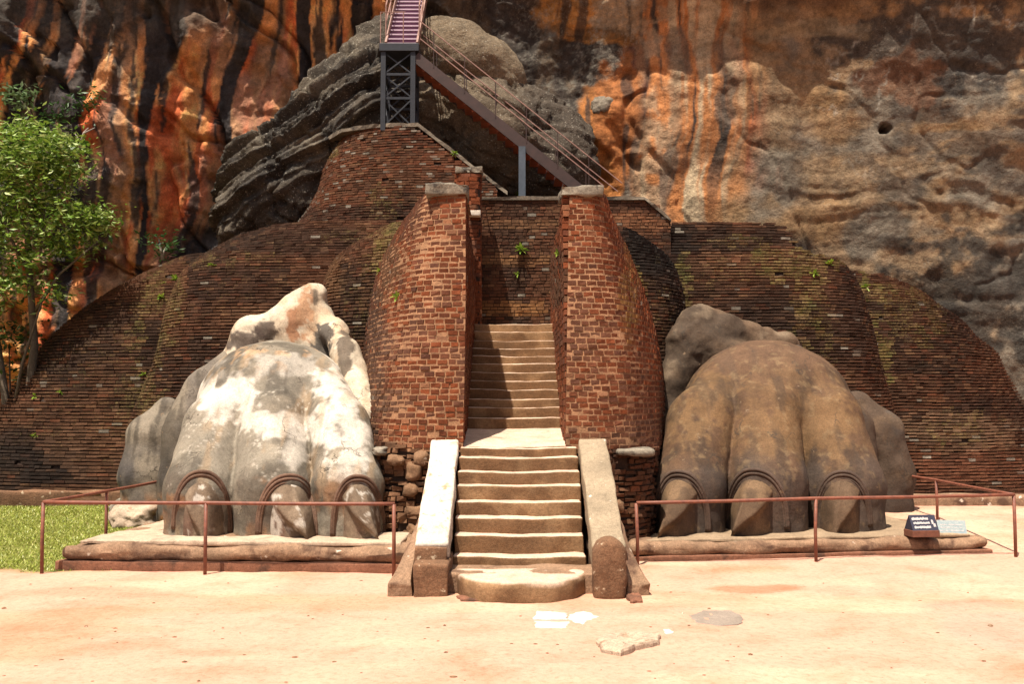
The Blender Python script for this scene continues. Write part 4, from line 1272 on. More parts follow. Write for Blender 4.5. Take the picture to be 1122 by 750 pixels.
def build_paw(label, spec):
    r = root('lion_paw', spec['base'], label, 'stone paw')
    toes = [[wp(q) for q in t] for t in spec['toes']]
    dc = tuple(P(*spec['dome'][0])); dr = spec['dome'][1]
    bc = P(*spec['body'][0])
    def sdf(X, Y, Z, rough=True):
        t = None
        for ch in toes:
            e = chain(X, Y, Z, ch, .12)
            t = e if t is None else smin(t, e, .02)
        d = ellip(X, Y, Z, dc, dr)
        b = rcone(X, Y, Z, (bc.x, bc.y, 0), (bc.x, bc.y, bc.z), spec['body'][1], spec['body'][2])
        d = smin(d, b, .3)
        d = smin(t, d, spec.get('k', .22))
        if rough:
            d = d + .022 * fbm(X * 1.3, Y * 1.3, Z * 1.3, 3, spec['seed']) + .008 * fbm(X * 6, Y * 6, Z * 6, 2, spec['seed'] + 4)
        return d
    V, F = net(sdf, spec['lo'], spec['hi'], .038)
    px, py = pix(V)
    body = adopt(mk('paw_body', V, F, M['paw'], smooth=True, vcol=spec['col'](V, px, py)), r)
    # outer shell and side toe
    def sdf2(X, Y, Z):
        d = None
        for ch in spec['side']:
            e = chain(X, Y, Z, [wp(q) for q in ch], .1)
            d = e if d is None else smin(d, e, .04)
        return d + .05 * fbm(X * 1.1, Y * 1.1, Z * 1.1, 4, spec['seed'] + 7) + .012 * fbm(X * 5, Y * 5, Z * 5, 2, spec['seed'] + 8)
    V, F = net(sdf2, spec['slo'], spec['shi'], .05)
    px, py = pix(V)
    adopt(mk('side_toe', V, F, M['paw'], smooth=True, vcol=spec['scol'](V, px, py)), r)
    def sdf3(X, Y, Z):
        d = None
        for ch in spec['stump']:
            e = chain(X, Y, Z, [wp(q) for q in ch], .12)
            d = e if d is None else smin(d, e, .12)
        return d + spec['samp'] * fbm(X * 1.2, Y * 1.2, Z * 1.2, 4, spec['seed'] + 11) + spec['samp'] * .3 * np.abs(fbm(X * 4, Y * 4, Z * 4, 3, spec['seed'] + 12))
    V, F = net(sdf3, spec['tlo'], spec['thi'], .045)
    px, py = pix(V)
    adopt(mk('leg_stump', V, F, M['paw'], smooth=True, vcol=spec['tcol'](V, px, py)), r)
    # claws and their cuticle rings
    def hit(px, py, ymin, ymax):
        Ys = np.arange(ymin, ymax, .02)
        pts = np.array([P(px, py, q) for q in Ys])
        d = sdf(pts[:, 0], pts[:, 1], pts[:, 2], False)
        i = np.argmax(d < 0)
        if d[i] < 0: return Ys[i]
        j = int(np.argmin(d))
        return Ys[j] + .02
    zb = spec['zb']
    for (fl_, tp, fr_, tip) in spec['claws']:
        nA = 64
        arch = []
        for k in range(nA + 1):
            a = math.pi * k / nA
            cxx = tp[0]
            cs, sn = math.cos(math.pi - a), math.sin(a)
            half = (tp[0] - fl_[0]) if cs < 0 else (fr_[0] - tp[0])
            yf = fl_[1] if cs < 0 else fr_[1]
            qx = tp[0] + half * (abs(cs) ** .85) * (1 if cs > 0 else -1)
            qy = yf - (yf - tp[1]) * sn ** .85
            arch.append((qx, qy))
        pts3 = []
        for (qx, qy) in arch:
            pts3.append(P(qx, qy, hit(qx, qy, spec['y0'], spec['y0'] + 3.2)))
        # smooth the arch in depth
        A = np.array(pts3)
        for _ in range(6):
            A[1:-1] = (A[:-2] + 2 * A[1:-1] + A[2:]) / 4
        tipw = PZ(tip[0], tip[1], zb)
        nh = nA // 2
        lft = A[nh::-1]                # from the top down the left side
        rgt = A[nh:]
        inner = .92
        cen = (A[0] + A[-1]) / 2
        rows = []
        nv = 36
        topp = np.array(A[nh])
        for i in range(nh + 1):
            t = i / nh
            l_ = cen + (lft[i] - cen) * inner; r_ = cen + (rgt[i] - cen) * inner
            t0 = cen + (topp - cen) * inner
            u = t ** .9
            m1 = np.array(tipw) + np.array([0, 0, 0])
            ctrl = np.array([t0[0] * .45 + tipw[0] * .55, tipw[1] + (t0[1] - tipw[1]) * .12, t0[2] * .72 + zb * .28])
            rd = t0 * (1 - u) ** 2 + 2 * u * (1 - u) * ctrl + m1 * u ** 2
            l_ = np.array([l_[0], l_[1], max(l_[2], zb - .03)]); r_ = np.array([r_[0], r_[1], max(r_[2], zb - .03)])
            if t > .999:
                l_[2] = r_[2] = zb - .03; rd[2] = zb - .03
            row = []
            for j in range(nv + 1):
                s = j / nv * 2 - 1
                e = l_ if s < 0 else r_
                a = abs(s)
                # fairly flat flanks meeting at a rounded ridge
                bul = .10 * math.sin(math.pi * a) * float(sstep(0, .5, np.array(a)))
                if (s > 0) == (spec['bite'] > 0): rec = float(sstep(0, .10, np.array(t - (1.0 - .55 * a ** .6)))) * float(sstep(0, .12, np.array(a))) * float(sstep(1.0, .9, np.array(a))); bul -= .16 * rec
                a2 = a ** 1.7
                q = rd * (1 - a2) + e * a2; q[0] = rd[0] * (1 - a) + e[0] * a
                w_ = math.sqrt(1 - (1 - min(1, (1 - a) / .16)) ** 2) if a > .84 else 1
                q = q + np.array([0, -bul, bul * .25]) * np.linalg.norm(rd - e) * 1.2
                row.append(q)
            rows.append(row)
        V = np.array(rows).reshape(-1, 3)
        V += .012 * np.stack([fbm(V[:, 0] * 3, V[:, 1] * 3, V[:, 2] * 3, 3, spec['seed'] + 20 + i) for i in range(3)], 1)
        n = nv + 1
        F = [(i * n + j, (i + 1) * n + j, (i + 1) * n + j + 1, i * n + j + 1) for i in range(nh) for j in range(nv)]
        V = np.concatenate([V, [cen + np.array([0, .15, 0])]])
        for i in range(nh):
            F.append((i * n, len(V) - 1, (i + 1) * n)); F.append(((i + 1) * n + nv, len(V) - 1, i * n + nv))
        px, py = pix(V)
        cl = adopt(mk('claw', V, F, M['paw'], smooth=True, vcol=spec['ccol'](V, px, py)), r)
        mb = MB()
        mb.tube([tuple(q + (q - cen) * .05 + np.array([0, -.004, 0])) for q in A], .030, 8)
        mb.tube([tuple(cen + (q - cen) * .985 + np.array([0, -.022, 0])) for q in A], .028, 8)
        mb.tube([tuple(cen + (q - cen) * .92 + np.array([0, -.026, 0])) for q in A], .024, 8)
        W = np.array(mb.v)
        ck = mk('cuticle_ring', W, mb.f, M['paw'], smooth=True, vcol=np.tile(np.array(spec['ring']), (len(W), 1)) * (1 + .3 * fbm(W[:, 0] * 3, W[:, 1] * 3, W[:, 2] * 3, 3, 5))[:, None])
        adopt(ck, r)
    return r

def nzp(V, f, seed, o=4): return fbm(V[:, 0] * f, V[:, 1] * f, V[:, 2] * f, o, seed)
WHITE = (.52, .465, .395)
def col_left(V, px, py):
    c = np.tile(np.array([.20, .170, .130]), (len(V), 1))
    c = mixc(c, (.095, .078, .058), sstep(.0, .5, nzp(V, 1.1, 400, 5)) * .85)
    c = mixc(c, (.25, .205, .15), sstep(.1, .55, nzp(V, 1.9, 401, 5)) * .7)
    n = .15 + 1.0 * nzp(V, 1.7, 402, 5) + 1.0 * nzp(V, 5.5, 405, 6)
    band = np.maximum.reduce([
        sstep(1.4, .4, blob(px, py, 243, 425, 32, 40) + n), .9 * sstep(1.4, .5, blob(px, py, 300, 466, 46, 13) + n),
        sstep(1.5, .6, blob(px, py, 376, 425, 28, 38) + n), sstep(1.5, .5, blob(px, py, 375, 474, 44, 15) + n), .8 * sstep(1.4, .5, blob(px, py, 385, 515, 28, 22) + 1.3 * n),
        .5 * sstep(1.4, .5, blob(px, py, 300, 398, 60, 12) + 1.2 * n), .6 * sstep(1.4, .5, blob(px, py, 325, 498, 14, 18) + 1.2 * n)])
    c = mixc(c, (.105, .092, .075), .35 * sstep(1.3, .4, blob(px, py, 305, 410, 60, 34) + .7 * n))
    c = mixc(c, WHITE, band ** 1.15 * .9)
    drip = fbm(V[:, 0] * 4.5, V[:, 1] * 1.2, V[:, 2] * .7, 5, 415)
    c = mixc(c, (.075, .062, .048), sstep(.18, .5, drip) * sstep(.0, .4, nzp(V, 1.3, 416)) * .7)
    c = mixc(c, (.30, .20, .115), sstep(.25, .6, fbm(V[:, 0] * 5.5, V[:, 1] * 1.5, V[:, 2] * .9, 4, 417)) * .45)
    c = mixc(c, (.27, .135, .065), sstep(.25, .6, nzp(V, 2.3, 403, 4)) * sstep(495, 560, py) * .75)
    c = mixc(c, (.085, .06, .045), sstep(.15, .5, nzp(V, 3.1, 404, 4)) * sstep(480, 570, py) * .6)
    c = mixc(c, (.42, .25, .13), sstep(.42, .6, nzp(V, 3.6, 408, 4)) * sstep(420, 380, py) * .5)
    c = mixc(c, (.5, .44, .36), sstep(.05, .0, np.abs(nzp(V, 4.0, 409, 4))) * sstep(.1, .5, nzp(V, 1.4, 410)) * .6)
    return c
def col_left_side(V, px, py):
    c = np.tile(np.array([.19, .155, .115]), (len(V), 1))
    c = mixc(c, (.12, .10, .082), sstep(-.1, .5, nzp(V, 1.4, 411, 5)) * .85)
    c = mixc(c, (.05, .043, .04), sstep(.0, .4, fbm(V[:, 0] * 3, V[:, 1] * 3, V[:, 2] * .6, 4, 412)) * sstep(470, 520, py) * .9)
    c = mixc(c, (.05, .04, .03), sstep(.2, .45, fbm(V[:, 0] * 4.5, V[:, 1] * 1.2, V[:, 2] * .6, 5, 418)) * .7)
    c = mixc(c, (.33, .15, .06), sstep(535, 560, py) * sstep(0, .4, nzp(V, 2, 413)) * .9)
    return c
def col_left_stump(V, px, py):
    c = np.tile(np.array([.48, .40, .30]), (len(V), 1))
    c = mixc(c, (.42, .28, .17), sstep(.0, .6, nzp(V, 1.6, 421, 4)) * .6)
    n = 1.1 * nzp(V, 3.2, 422, 5) + .8 * nzp(V, 9, 423, 3)
    c = mixc(c, (.30, .20, .12), sstep(.25, .6, fbm(V[:, 0] * 4, V[:, 1] * 2, V[:, 2] * 1.0, 5, 424)) * .6)
    for (cx, cy, rx, ry, cc) in ((270, 374, 20, 12, (.07, .05, .04)), (292, 362, 12, 14, (.065, .045, .035)), (322, 358, 8, 22, (.30, .14, .07)), (352, 380, 12, 26, (.05, .042, .036)),
                                 (378, 385, 8, 26, (.10, .075, .055)), (345, 325, 7, 9, (.12, .09, .065)), (335, 345, 8, 34, (.36, .20, .11))):
        c = mixc(c, cc, sstep(1.25, .85, blob(px, py, cx, cy, rx, ry) + n * .9) * .92)  # brown stains; the dark spots paint the shade of holes and recess
    return c
def col_left_claw(V, px, py):
    c = np.tile(np.array([.135, .092, .06]), (len(V), 1))
    c = mixc(c, (.205, .148, .10), sstep(0, .5, nzp(V, 2.6, 431)) * .8)
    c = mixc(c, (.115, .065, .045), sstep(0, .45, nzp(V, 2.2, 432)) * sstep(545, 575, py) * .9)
    c = mixc(c, WHITE, sstep(.45, .6, nzp(V, 4.2, 433)) * .6)
    return c
def col_right(V, px, py):
    c = np.tile(np.array([.092, .050, .027]), (len(V), 1))
    c = mixc(c, (.044, .027, .017), sstep(.0, .5, nzp(V, 1.2, 440, 5)) * .8)
    n = .8 * nzp(V, 1.7, 442, 5) + 1.1 * nzp(V, 7, 447, 6)
    k = np.maximum.reduce([sstep(1.4, .4, blob(px, py, 762, 440, 46, 40) + n), sstep(1.4, .4, blob(px, py, 890, 465, 50, 46) + n),
                           .8 * sstep(1.4, .5, blob(px, py, 830, 475, 40, 25) + n), .6 * sstep(1.4, .5, blob(px, py, 870, 430, 60, 22) + n)])
    c = mixc(c, (.160, .090, .040), k ** 1.2 * .7)
    drip = fbm(V[:, 0] * 4.5, V[:, 1] * 1.2, V[:, 2] * .7, 5, 445)
    c = mixc(c, (.05, .033, .022), sstep(.15, .5, drip) * .55)
    c = mixc(c, (.155, .088, .042), sstep(.2, .6, fbm(V[:, 0] * 6, V[:, 1] * 1.5, V[:, 2] * .9, 4, 448)) * .4)
    c = mixc(c, (.125, .070, .042), sstep(420, 385, py) * .5)
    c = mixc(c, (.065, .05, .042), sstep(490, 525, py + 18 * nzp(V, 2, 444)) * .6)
    c = mixc(c, (.19, .125, .066), sstep(.35, .8, nzp(V, 9, 446, 4)) * .5)
    return c
def col_right_side(V, px, py):
    c = np.tile(np.array([.064, .041, .027]), (len(V), 1))
    c = mixc(c, (.07, .054, .043), sstep(-.1, .5, nzp(V, 1.4, 451, 5)) * .8)
    c = mixc(c, (.10, .062, .036), sstep(.1, .5, nzp(V, 3, 452, 5)) * .6)
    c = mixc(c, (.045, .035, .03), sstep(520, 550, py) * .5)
    return c
def col_right_stump(V, px, py):
    c = np.tile(np.array([.105, .066, .04]), (len(V), 1))
    c = mixc(c, (.05, .034, .023), sstep(-.1, .5, nzp(V, 1.2, 461, 5)) * .85)
    c = mixc(c, (.20, .145, .095), sstep(.1, .6, nzp(V, 2.6, 462, 4)) * .6)
    return c
def col_right_claw(V, px, py):
    c = np.tile(np.array([.095, .058, .034]), (len(V), 1))
    c = mixc(c, (.165, .10, .054), sstep(.0, .5, nzp(V, 2.8, 471)) * .8)
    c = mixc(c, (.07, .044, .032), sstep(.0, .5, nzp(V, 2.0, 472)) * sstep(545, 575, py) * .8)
    return c

LEFT = dict(base=(P(300, 588, 16.5).x, 16.8, LPZ - .02), seed=500, zb=LPZ - .015, y0=14.4, bite=-1, k=.15,
    toes=[[(219, 625, 16.05, .58), (221, 538, 16.0, .57), (240, 470, 16.85, .56), (272, 425, 17.8, .50)],
          [(301, 625, 15.95, .62), (301, 535, 15.95, .62), (300, 465, 16.85, .62), (301, 425, 17.8, .52)],
          [(383, 625, 15.85, .53), (382, 535, 15.85, .53), (371, 470, 16.7, .53), (346, 425, 17.7, .48)]],
    dome=((305, 452, 18.15), (1.44, 1.55, 1.29)), body=((305, 480, 18.75), 1.35, 1.2),
    lo=(P(165, 500, 15).x - .8, 14.9, -.1), hi=(-1.5, 19.9, 3.9),
    side=[[(262, 392, 18.9, .28), (226, 428, 18.9, .40), (205, 475, 18.7, .45), (200, 560, 18.5, .45)],
          [(172, 600, 19.3, .55), (166, 520, 19.3, .56), (170, 478, 19.4, .50), (182, 450, 19.5, .28)]],
    slo=(-8.3, 17.4, -.1), shi=(-4.3, 20.6, 3.9),
    stump=[[(262, 400, 18.9, .34), (276, 370, 19.0, .36), (298, 364, 19.1, .36), (316, 356, 19.1, .36), (338, 333, 19.2, .27), (347, 323, 19.2, .17)],
           [(340, 340, 19.2, .26), (352, 358, 19.1, .22), (367, 366, 18.8, .25), (379, 390, 18.3, .27), (390, 422, 17.7, .25), (400, 457, 17.2, .20), (407, 500, 16.95, .15)],
           [(326, 345, 19.15, .36), (320, 420, 19.2, .6)], [(346, 350, 19.3, .34), (358, 430, 18.9, .45)]],
    samp=.08, tlo=(-5.8, 16.4, 1.2), thi=(-2.0, 20.2, 5.2),
    claws=[((191, 580), (221, 520), (252, 584), (221, 591)), ((283, 586), (318, 524), (348, 588), (338, 593)), ((365, 588), (392, 525), (420, 588), (416, 594))],
    col=col_left, scol=col_left_side, tcol=col_left_stump, ccol=col_left_claw, ring=(.13, .075, .05))
RIGHT = dict(base=(P(840, 588, 17).x, 17.6, RPZ - .02), seed=520, zb=RPZ - .015, y0=15.3, bite=1, k=.15,
    toes=[[(754, 625, 16.9, .59), (756, 535, 16.9, .58), (769, 462, 17.8, .59), (800, 422, 18.8, .50)],
          [(840, 625, 17.05, .67), (839, 532, 17.05, .67), (833, 458, 17.95, .67), (836, 422, 18.9, .56)],
          [(927, 625, 17.35, .68), (925, 535, 17.35, .67), (902, 462, 18.1, .66), (872, 424, 19.0, .52)]],
    dome=((838, 456, 19.25), (1.64, 1.68, 1.44)), body=((838, 480, 19.95), 1.5, 1.35),
    lo=(1.7, 15.9, -.15), hi=(P(990, 500, 17.6).x + .3, 21.1, 4.1),
    side=[[(868, 392, 20.0, .28), (905, 425, 20.0, .36), (932, 470, 19.9, .42), (940, 560, 19.7, .45)],
          [(968, 600, 20.3, .56), (970, 520, 20.3, .55), (958, 475, 20.4, .52), (938, 448, 20.5, .36)]],
    slo=(4.6, 18.6, -.1), shi=(9.2, 21.6, 4.4),
    stump=[[(735, 470, 19.2, .28), (738, 425, 19.4, .34), (748, 385, 19.6, .42), (763, 352, 19.7, .32)],
           [(766, 354, 19.7, .32), (795, 366, 19.8, .38), (830, 378, 20.0, .36), (858, 378, 20.1, .26)], [(768, 380, 19.7, .5), (800, 400, 19.8, .55)]],
    samp=.11, tlo=(2.3, 18.2, 1.3), thi=(6.2, 21, 5.0),
    claws=[((718, 578), (742, 520), (776, 583), (720, 591.5)), ((796, 585), (824, 518), (862, 580), (800, 590)), ((894, 576), (923, 520), (953, 577), (915, 587))],
    col=col_right, scol=col_right_side, tcol=col_right_stump, ccol=col_right_claw, ring=(.085, .055, .04))
build_paw('giant grey stone paw with whitewashed toes, left of the stairs', LEFT)
build_paw('giant brown stone paw with three claws, right of the stairs', RIGHT)

# ------------------------------------------------------------------ kerbs and loose stones at the back
v, f = rbox((-16, 20.75, .1), (-6.6, 21.2, .60), .03, .1, .05, 1.6, seed=600)
o = mk('kerb', v, f, M['brown_block'], smooth=True)
tag(o, 'low dark stone kerb between the lawn and the far left wall', 'kerb')
V, F = [], []
path = []
for k in range(13):
    a = math.pi / 2 + math.pi * k / 12
    path.append((8.2 + .35 * math.cos(a), 21.35 - .3 * math.sin(a) * -1))
kb = MB()
v, f = rbox((8.0, 20.75, .1), (16, 21.3, .52), .09, .2, .025, 1.6, seed=602)
o = mk('kerb', v, f, M['plinth'], smooth=True)
tag(o, 'low rounded stone kerb below the far right wall', 'kerb')
o = stone_at('boulder', 152, 566, 18.6, .42, .35, .24, 'pale_rock', None, 610, .3, 4)
tag(o, 'whitish boulder on the lawn beside the left paw', 'boulder')
o = stone_at('boulder', 137, 557, 19.6, .25, .25, .2, 'cap', None, 611, .3, 4)
tag(o, 'small grey boulder behind the whitish one by the left paw', 'boulder')

# ------------------------------------------------------------------ railings
def railing(label, posts, rails, r=.026):
    b = posts[0][0]
    rt = root('railing', (b.x, b.y, float(base_z(b.x, b.y))), label, 'railing')
    for (a, zt) in posts:
        mb = MB()
        zg = float(base_z(a.x, a.y)) - .05
        mb.tube([(a.x, a.y, zg), (a.x + random.gauss(0, .003), a.y, (zg + zt) / 2), (a.x + random.gauss(0, .006), a.y, zt)], r, 10)
        mb.build('post', M['rust'], rt, True)
    for path in rails:
        mb = MB()
        pts = []
        for p, q in zip(path[:-1], path[1:]):
            for k in range(6):
                u = k / 6
                pts.append(p.lerp(q, u) + Vector((0, 0, -.006 * math.sin(math.pi * u))))
        pts.append(path[-1])
        mb.tube(pts, r * 1.0, 10)
        mb.build('rail', M['rust'], rt, True)
    return rt
def post(px, pyt, Y):
    p = P(px, pyt, Y)
    return (Vector((p.x, p.y, 0)), p.z)
LPOST = [post(48, 551, 14.5), post(226, 552, 14.35), post(432, 553, 14.2), post(117, 539, 16.1), post(176, 527.5, 18.8)]
ext = P(176, 527.5, 18.8)
railing('rusty pipe railing around the white paw and lawn corner', LPOST,
        [[P(48, 550.5, 14.5), P(226, 551.5, 14.35), P(432.5, 552.5, 14.2)], [P(48, 550.5, 14.5), P(117, 538.5, 16.1), P(176, 527.5, 18.8)]])
RPOST = [post(698, 552, 15.2), post(893, 547, 15.5), post(1111, 543, 16.0), post(1026, 527, 18.9), post(967, 517, 21.2)]
railing('rusty pipe railing around the brown paw, longer of the two', RPOST,
        [[P(697.5, 551.5, 15.2), P(893, 546.5, 15.5), P(1111.5, 542.5, 16.0)], [P(1111, 542.5, 16.0), P(1026, 526.5, 18.9), P(967, 516.5, 21.2)]])

# ------------------------------------------------------------------ tent signs on the right plinth
def tent_sign(label, cpx, cpy, wid, hgt, dep, yaw, boardmat, on_box, texts):
    p = PZ(cpx, cpy, RPZ)
    r = root('tent_sign', (p.x, p.y, RPZ), label, 'sign')
    Rm = Matrix.Rotation(yaw, 3, 'Z')
    z0 = RPZ
    def tr(q): 
        q = Rm @ Vector(q)
        return (q.x + p.x, q.y + p.y, q.z + z0)
    h0 = 0
    if on_box:
        v, f = rbox((-wid / 2 - .01, -dep / 2 - .01, 0), (wid / 2 + .01, dep / 2 + .01, .105), .008, .1, 0)
        adopt(mk('box', [tr(q) for q in v], f, M['wood_box'], smooth=False), r)
        h0 = .107
    # folded board with real thickness
    t = .012
    A = [(-dep / 2, 0), (0, hgt), (dep / 2, 0), (dep / 2 - t, 0), (0, hgt - t * 1.6), (-dep / 2 + t, 0)]
    V = [tr((s * wid / 2, a, h0 + b)) for s in (-1, 1) for a, b in A]
    F = [(i, (i + 1) % 6, (i + 1) % 6 + 6, i + 6) for i in range(6)] + [(0, 5, 4, 1), (1, 4, 3, 2), (6, 7, 10, 11), (7, 8, 9, 10)]
    adopt(mk('board', V, F, M[boardmat]), r)
    # dark triangular ends
    for s in (-1, 1):
        V = [tr((s * (wid / 2 - .004), a, h0 + b)) for a, b in ((-dep / 2 + t, 0), (0, hgt - t * 1.6), (dep / 2 - t, 0))]
        V += [tr((s * (wid / 2 - .02), a, h0 + b)) for a, b in ((-dep / 2 + t, 0), (0, hgt - t * 1.6), (dep / 2 - t, 0))]
        adopt(mk('end_panel', V, [(0, 1, 2), (5, 4, 3), (0, 3, 4, 1), (1, 4, 5, 2), (2, 5, 3, 0)], M['sign_dark']), r)
    # weathered rows of lettering, too worn to read
    L = math.hypot(dep / 2, hgt)
    for (u0, u1, s0, s1, hgt_) in texts:
        mb = MB()
        m = max(3, int((u1 - u0) / .014))
        V = []
        for i in range(m + 1):
            uu = u0 + (u1 - u0) * i / m
            for ss in (s0 + random.uniform(0, .012), s1 - random.uniform(0, .016)):
                y = -dep / 2 + dep / 2 * ss / L
                z = h0 + hgt * ss / L
                nrm = Vector((0, -hgt, dep / 2)).normalized() * .004
                V.append(tr((uu, y + nrm.y, z + nrm.z)))
        mb.add(V, [(2 * i, 2 * i + 2, 2 * i + 3, 2 * i + 1) for i in range(m)])
        mb.build('lettering', M['sign_white'], r)
    return r
tent_sign('dark blue tent sign with white lettering on a brown wooden box', 1010, 588, .44, .23, .26, .14, 'sign_dark', True,
          [(-.19, .09, .17, .225, 0), (-.18, .10, .10, .15, 0), (-.18, .10, .03, .08, 0), (.13, .165, .10, .18, 0), (.15, .19, .05, .12, 0)])
tent_sign('faded pale blue tent sign lying behind the boxed sign', 1042, 584, .44, .20, .24, -.16, 'sign_blue', False,
          [(-.18, .17, .14, .165, 0), (-.18, .15, .09, .115, 0), (-.19, .17, .035, .06, 0)])

# ------------------------------------------------------------------ steel stairs on the cliff
tw = root('steel_tower', tuple(P(437, 138, 24.9)), 'dark steel trestle tower with crossed braces on the brick terrace', 'tower')
TY0, TY1 = 24.75, 25.7
TX0, TX1 = P(420, 100, TY0).x, P(452.5, 100, TY0).x
TZ0, TZ1 = P(437, 139, TY0).z - .1, P(437, 57, TY0).z
for (xx, yy) in ((TX0, TY0), (TX1, TY0), (TX0, TY1), (TX1, TY1)):
    mb = MB(); mb.bar((xx, yy, TZ0), (xx, yy, TZ1), .12, .12); mb.build('post', M['steel_dark'], tw)
zz = [TZ0 + .1 + (TZ1 - TZ0 - .1) * q for q in (0, .38, .7, 1)]
for (a, b) in (((TX0, TY0), (TX1, TY0)), ((TX0, TY1), (TX1, TY1)), ((TX0, TY0), (TX0, TY1)), ((TX1, TY0), (TX1, TY1))):
    for i in range(3):
        mb = MB()
        mb.bar((a[0], a[1], zz[i]), (b[0], b[1], zz[i + 1]), .035, .035); mb.bar((b[0], b[1] + .03, zz[i]), (a[0], a[1] + .03, zz[i + 1]), .035, .035)
        mb.build('cross_brace', M['steel_dark'], tw)
        if i: 
            mb = MB(); mb.bar((a[0], a[1], zz[i]), (b[0], b[1], zz[i]), .05, .06); mb.build('cross_bar', M['steel_dark'], tw)
v, f = rbox((TX0 - .1, TY0 - .1, TZ1), (TX1 + .15, TY1 + .15, TZ1 + .2), .01, .5, 0)
adopt(mk('platform', v, f, M['steel_dark']), tw)

uf = root('steel_stair', (0.5 * (TX0 + TX1), TY1, TZ1 + .2), 'steep steel flight with pale purple treads rising above the tower', 'stair')
UX0, UX1 = P(424, 50, 25.2).x, P(458, 50, 25.2).x
uz0, uy0 = TZ1 + .2, 25.0
SL = .95
nT = 17
for s, xx in ((-1, UX0), (1, UX1)):
    mb = MB(); mb.bar((xx, uy0, uz0 + .05), (xx + .02, uy0 + 3.4, uz0 + .05 + 3.4 * SL), .05, .22); mb.build('stringer', M['rail_pink'], uf)
for k in range(nT):
    yy, z_ = uy0 + .1 + .2 * k, uz0 + .12 + .2 * SL * k
    mb = MB(); mb.bar((UX0 + .03, yy, z_), (UX1 - .03, yy, z_), .2, .035); mb.build('tread', M['tread_pale'], uf)
    mb = MB(); mb.bar((UX0 + .03, yy - .07, z_ - .055), (UX1 - .03, yy - .07, z_ - .055), .02, .05); mb.build('riser', M['tread_purple'], uf)
for xx in (UX0 - .03, UX1 + .03):
    for k in range(4):
        yy = uy0 + .2 + .95 * k
        mb = MB(); mb.tube([(xx, yy, uz0 + .2 + (yy - uy0) * SL), (xx, yy, uz0 + 1.0 + (yy - uy0) * SL)], .018, 6); mb.build('rail_post', M['rail_pink'], uf)
    for hh in (.55, 1.0):
        mb = MB(); mb.tube([(xx, uy0 + .2, uz0 + hh + .2 * SL), (xx, uy0 + 3.3, uz0 + hh + 3.3 * SL)], .02, 6); mb.build('handrail', M['rail_pink'], uf)
# guard rail along the platform's left and front
mb = MB()
for xx in (TX0 - .07,):
    mb.tube([(xx, TY0 - .07, TZ1 + .15), (xx, TY0 - .07, TZ1 + 1.0), (TX0 + .55, TY0 - .07, TZ1 + 1.0)], .016, 6)
    mb.tube([(TX0 + .5, TY0 - .07, TZ1 + .15), (TX0 + .5, TY0 - .07, TZ1 + 1.0)], .014, 6)
mb.build('guard_rail', M['rail_pink'], tw)

df = root('steel_stair', tuple(P(640, 210, 24.6)), 'long brown steel flight slanting down to the right across the cliff', 'stair')
A0, A1 = P(455, 62, 24.75), P(655, 224, 24.75)
dirv = (A1 - A0)
for yy in (0, .95):
    mb = MB(); mb.bar(A0 + Vector((0, yy, .0)), A1 + Vector((0, yy, .0)), .06, .26); mb.build('stringer', M['steel_brown'], df)
nt_ = 22
for k in range(nt_):
    u = (k + .5) / nt_
    q = A0 + dirv * u
    mb = MB(); mb.bar(q + Vector((-.02, .03, -.10)), q + Vector((-.02, .92, -.10)), .22, .035); mb.build('tread', M['tread_rust'], df)
for yy in (-.03, .98):
    for hh in ((.5, .95) if yy < 0 else (.95,)):
        e0 = A0 + Vector((.12, yy, hh - .05))
        e1 = A1 + Vector((.15, yy, hh - .05))
        if hh > .9: e1 = e1 + dirv * .10
        mb = MB(); mb.tube([e0, e1], .014, 6); mb.build('handrail', M['rail_pink'], df)
    for k in range(6):
        u = .08 + .17 * k
        q = A0 + dirv * u + Vector((.1, yy, 0))
        mb = MB(); mb.tube([q, q + Vector((0, 0, .92))], .012, 6); mb.build('rail_post', M['steel_brown'], df)
q0 = P(572, 222, 24.7); q1 = P(572, 161, 24.7)
mb = MB(); mb.bar((q0.x, 24.7, q0.z - .6), (q1.x, 24.7, q1.z), .17, .14); mb.build('support_column', M['steel_grey'], df)
# bench of masonry the column and the flight's foot stand on, behind the closing wall
v, f = rbox((-1.4, 22.2, 5.4), (3.3, 26.5, P(572, 219, 22.3).z - .12), .03, .5, .02, 1.5, seed=640)
o = mk('stone_bench', v, f, M['brown_block'], smooth=True)
tag(o, 'stone ledge behind the closing wall carrying the grey steel column', 'ledge')

# ------------------------------------------------------------------ tree, saplings, weeds
def leaf_cluster(mb, c, r, n, size, flat=.7):
    for _ in range(n):
        d = Vector((random.gauss(0, 1), random.gauss(0, 1), random.gauss(0, flat)))
        p = Vector(c) + d * r * .55
        s = size * random.uniform(.65, 1.3)
        a = Vector((random.gauss(0, 1), random.gauss(0, 1), random.gauss(-.1, .45))).normalized()
        b = a.cross(Vector((random.gauss(0, .5), random.gauss(0, .5), 1))).normalized()
        nrm = a.cross(b)
        V = [p - a * s, p - b * s * .42 + nrm * s * .08, p + a * s, p + b * s * .42 + nrm * s * .08]
        mb.add(V, [(0, 1, 2, 3)])

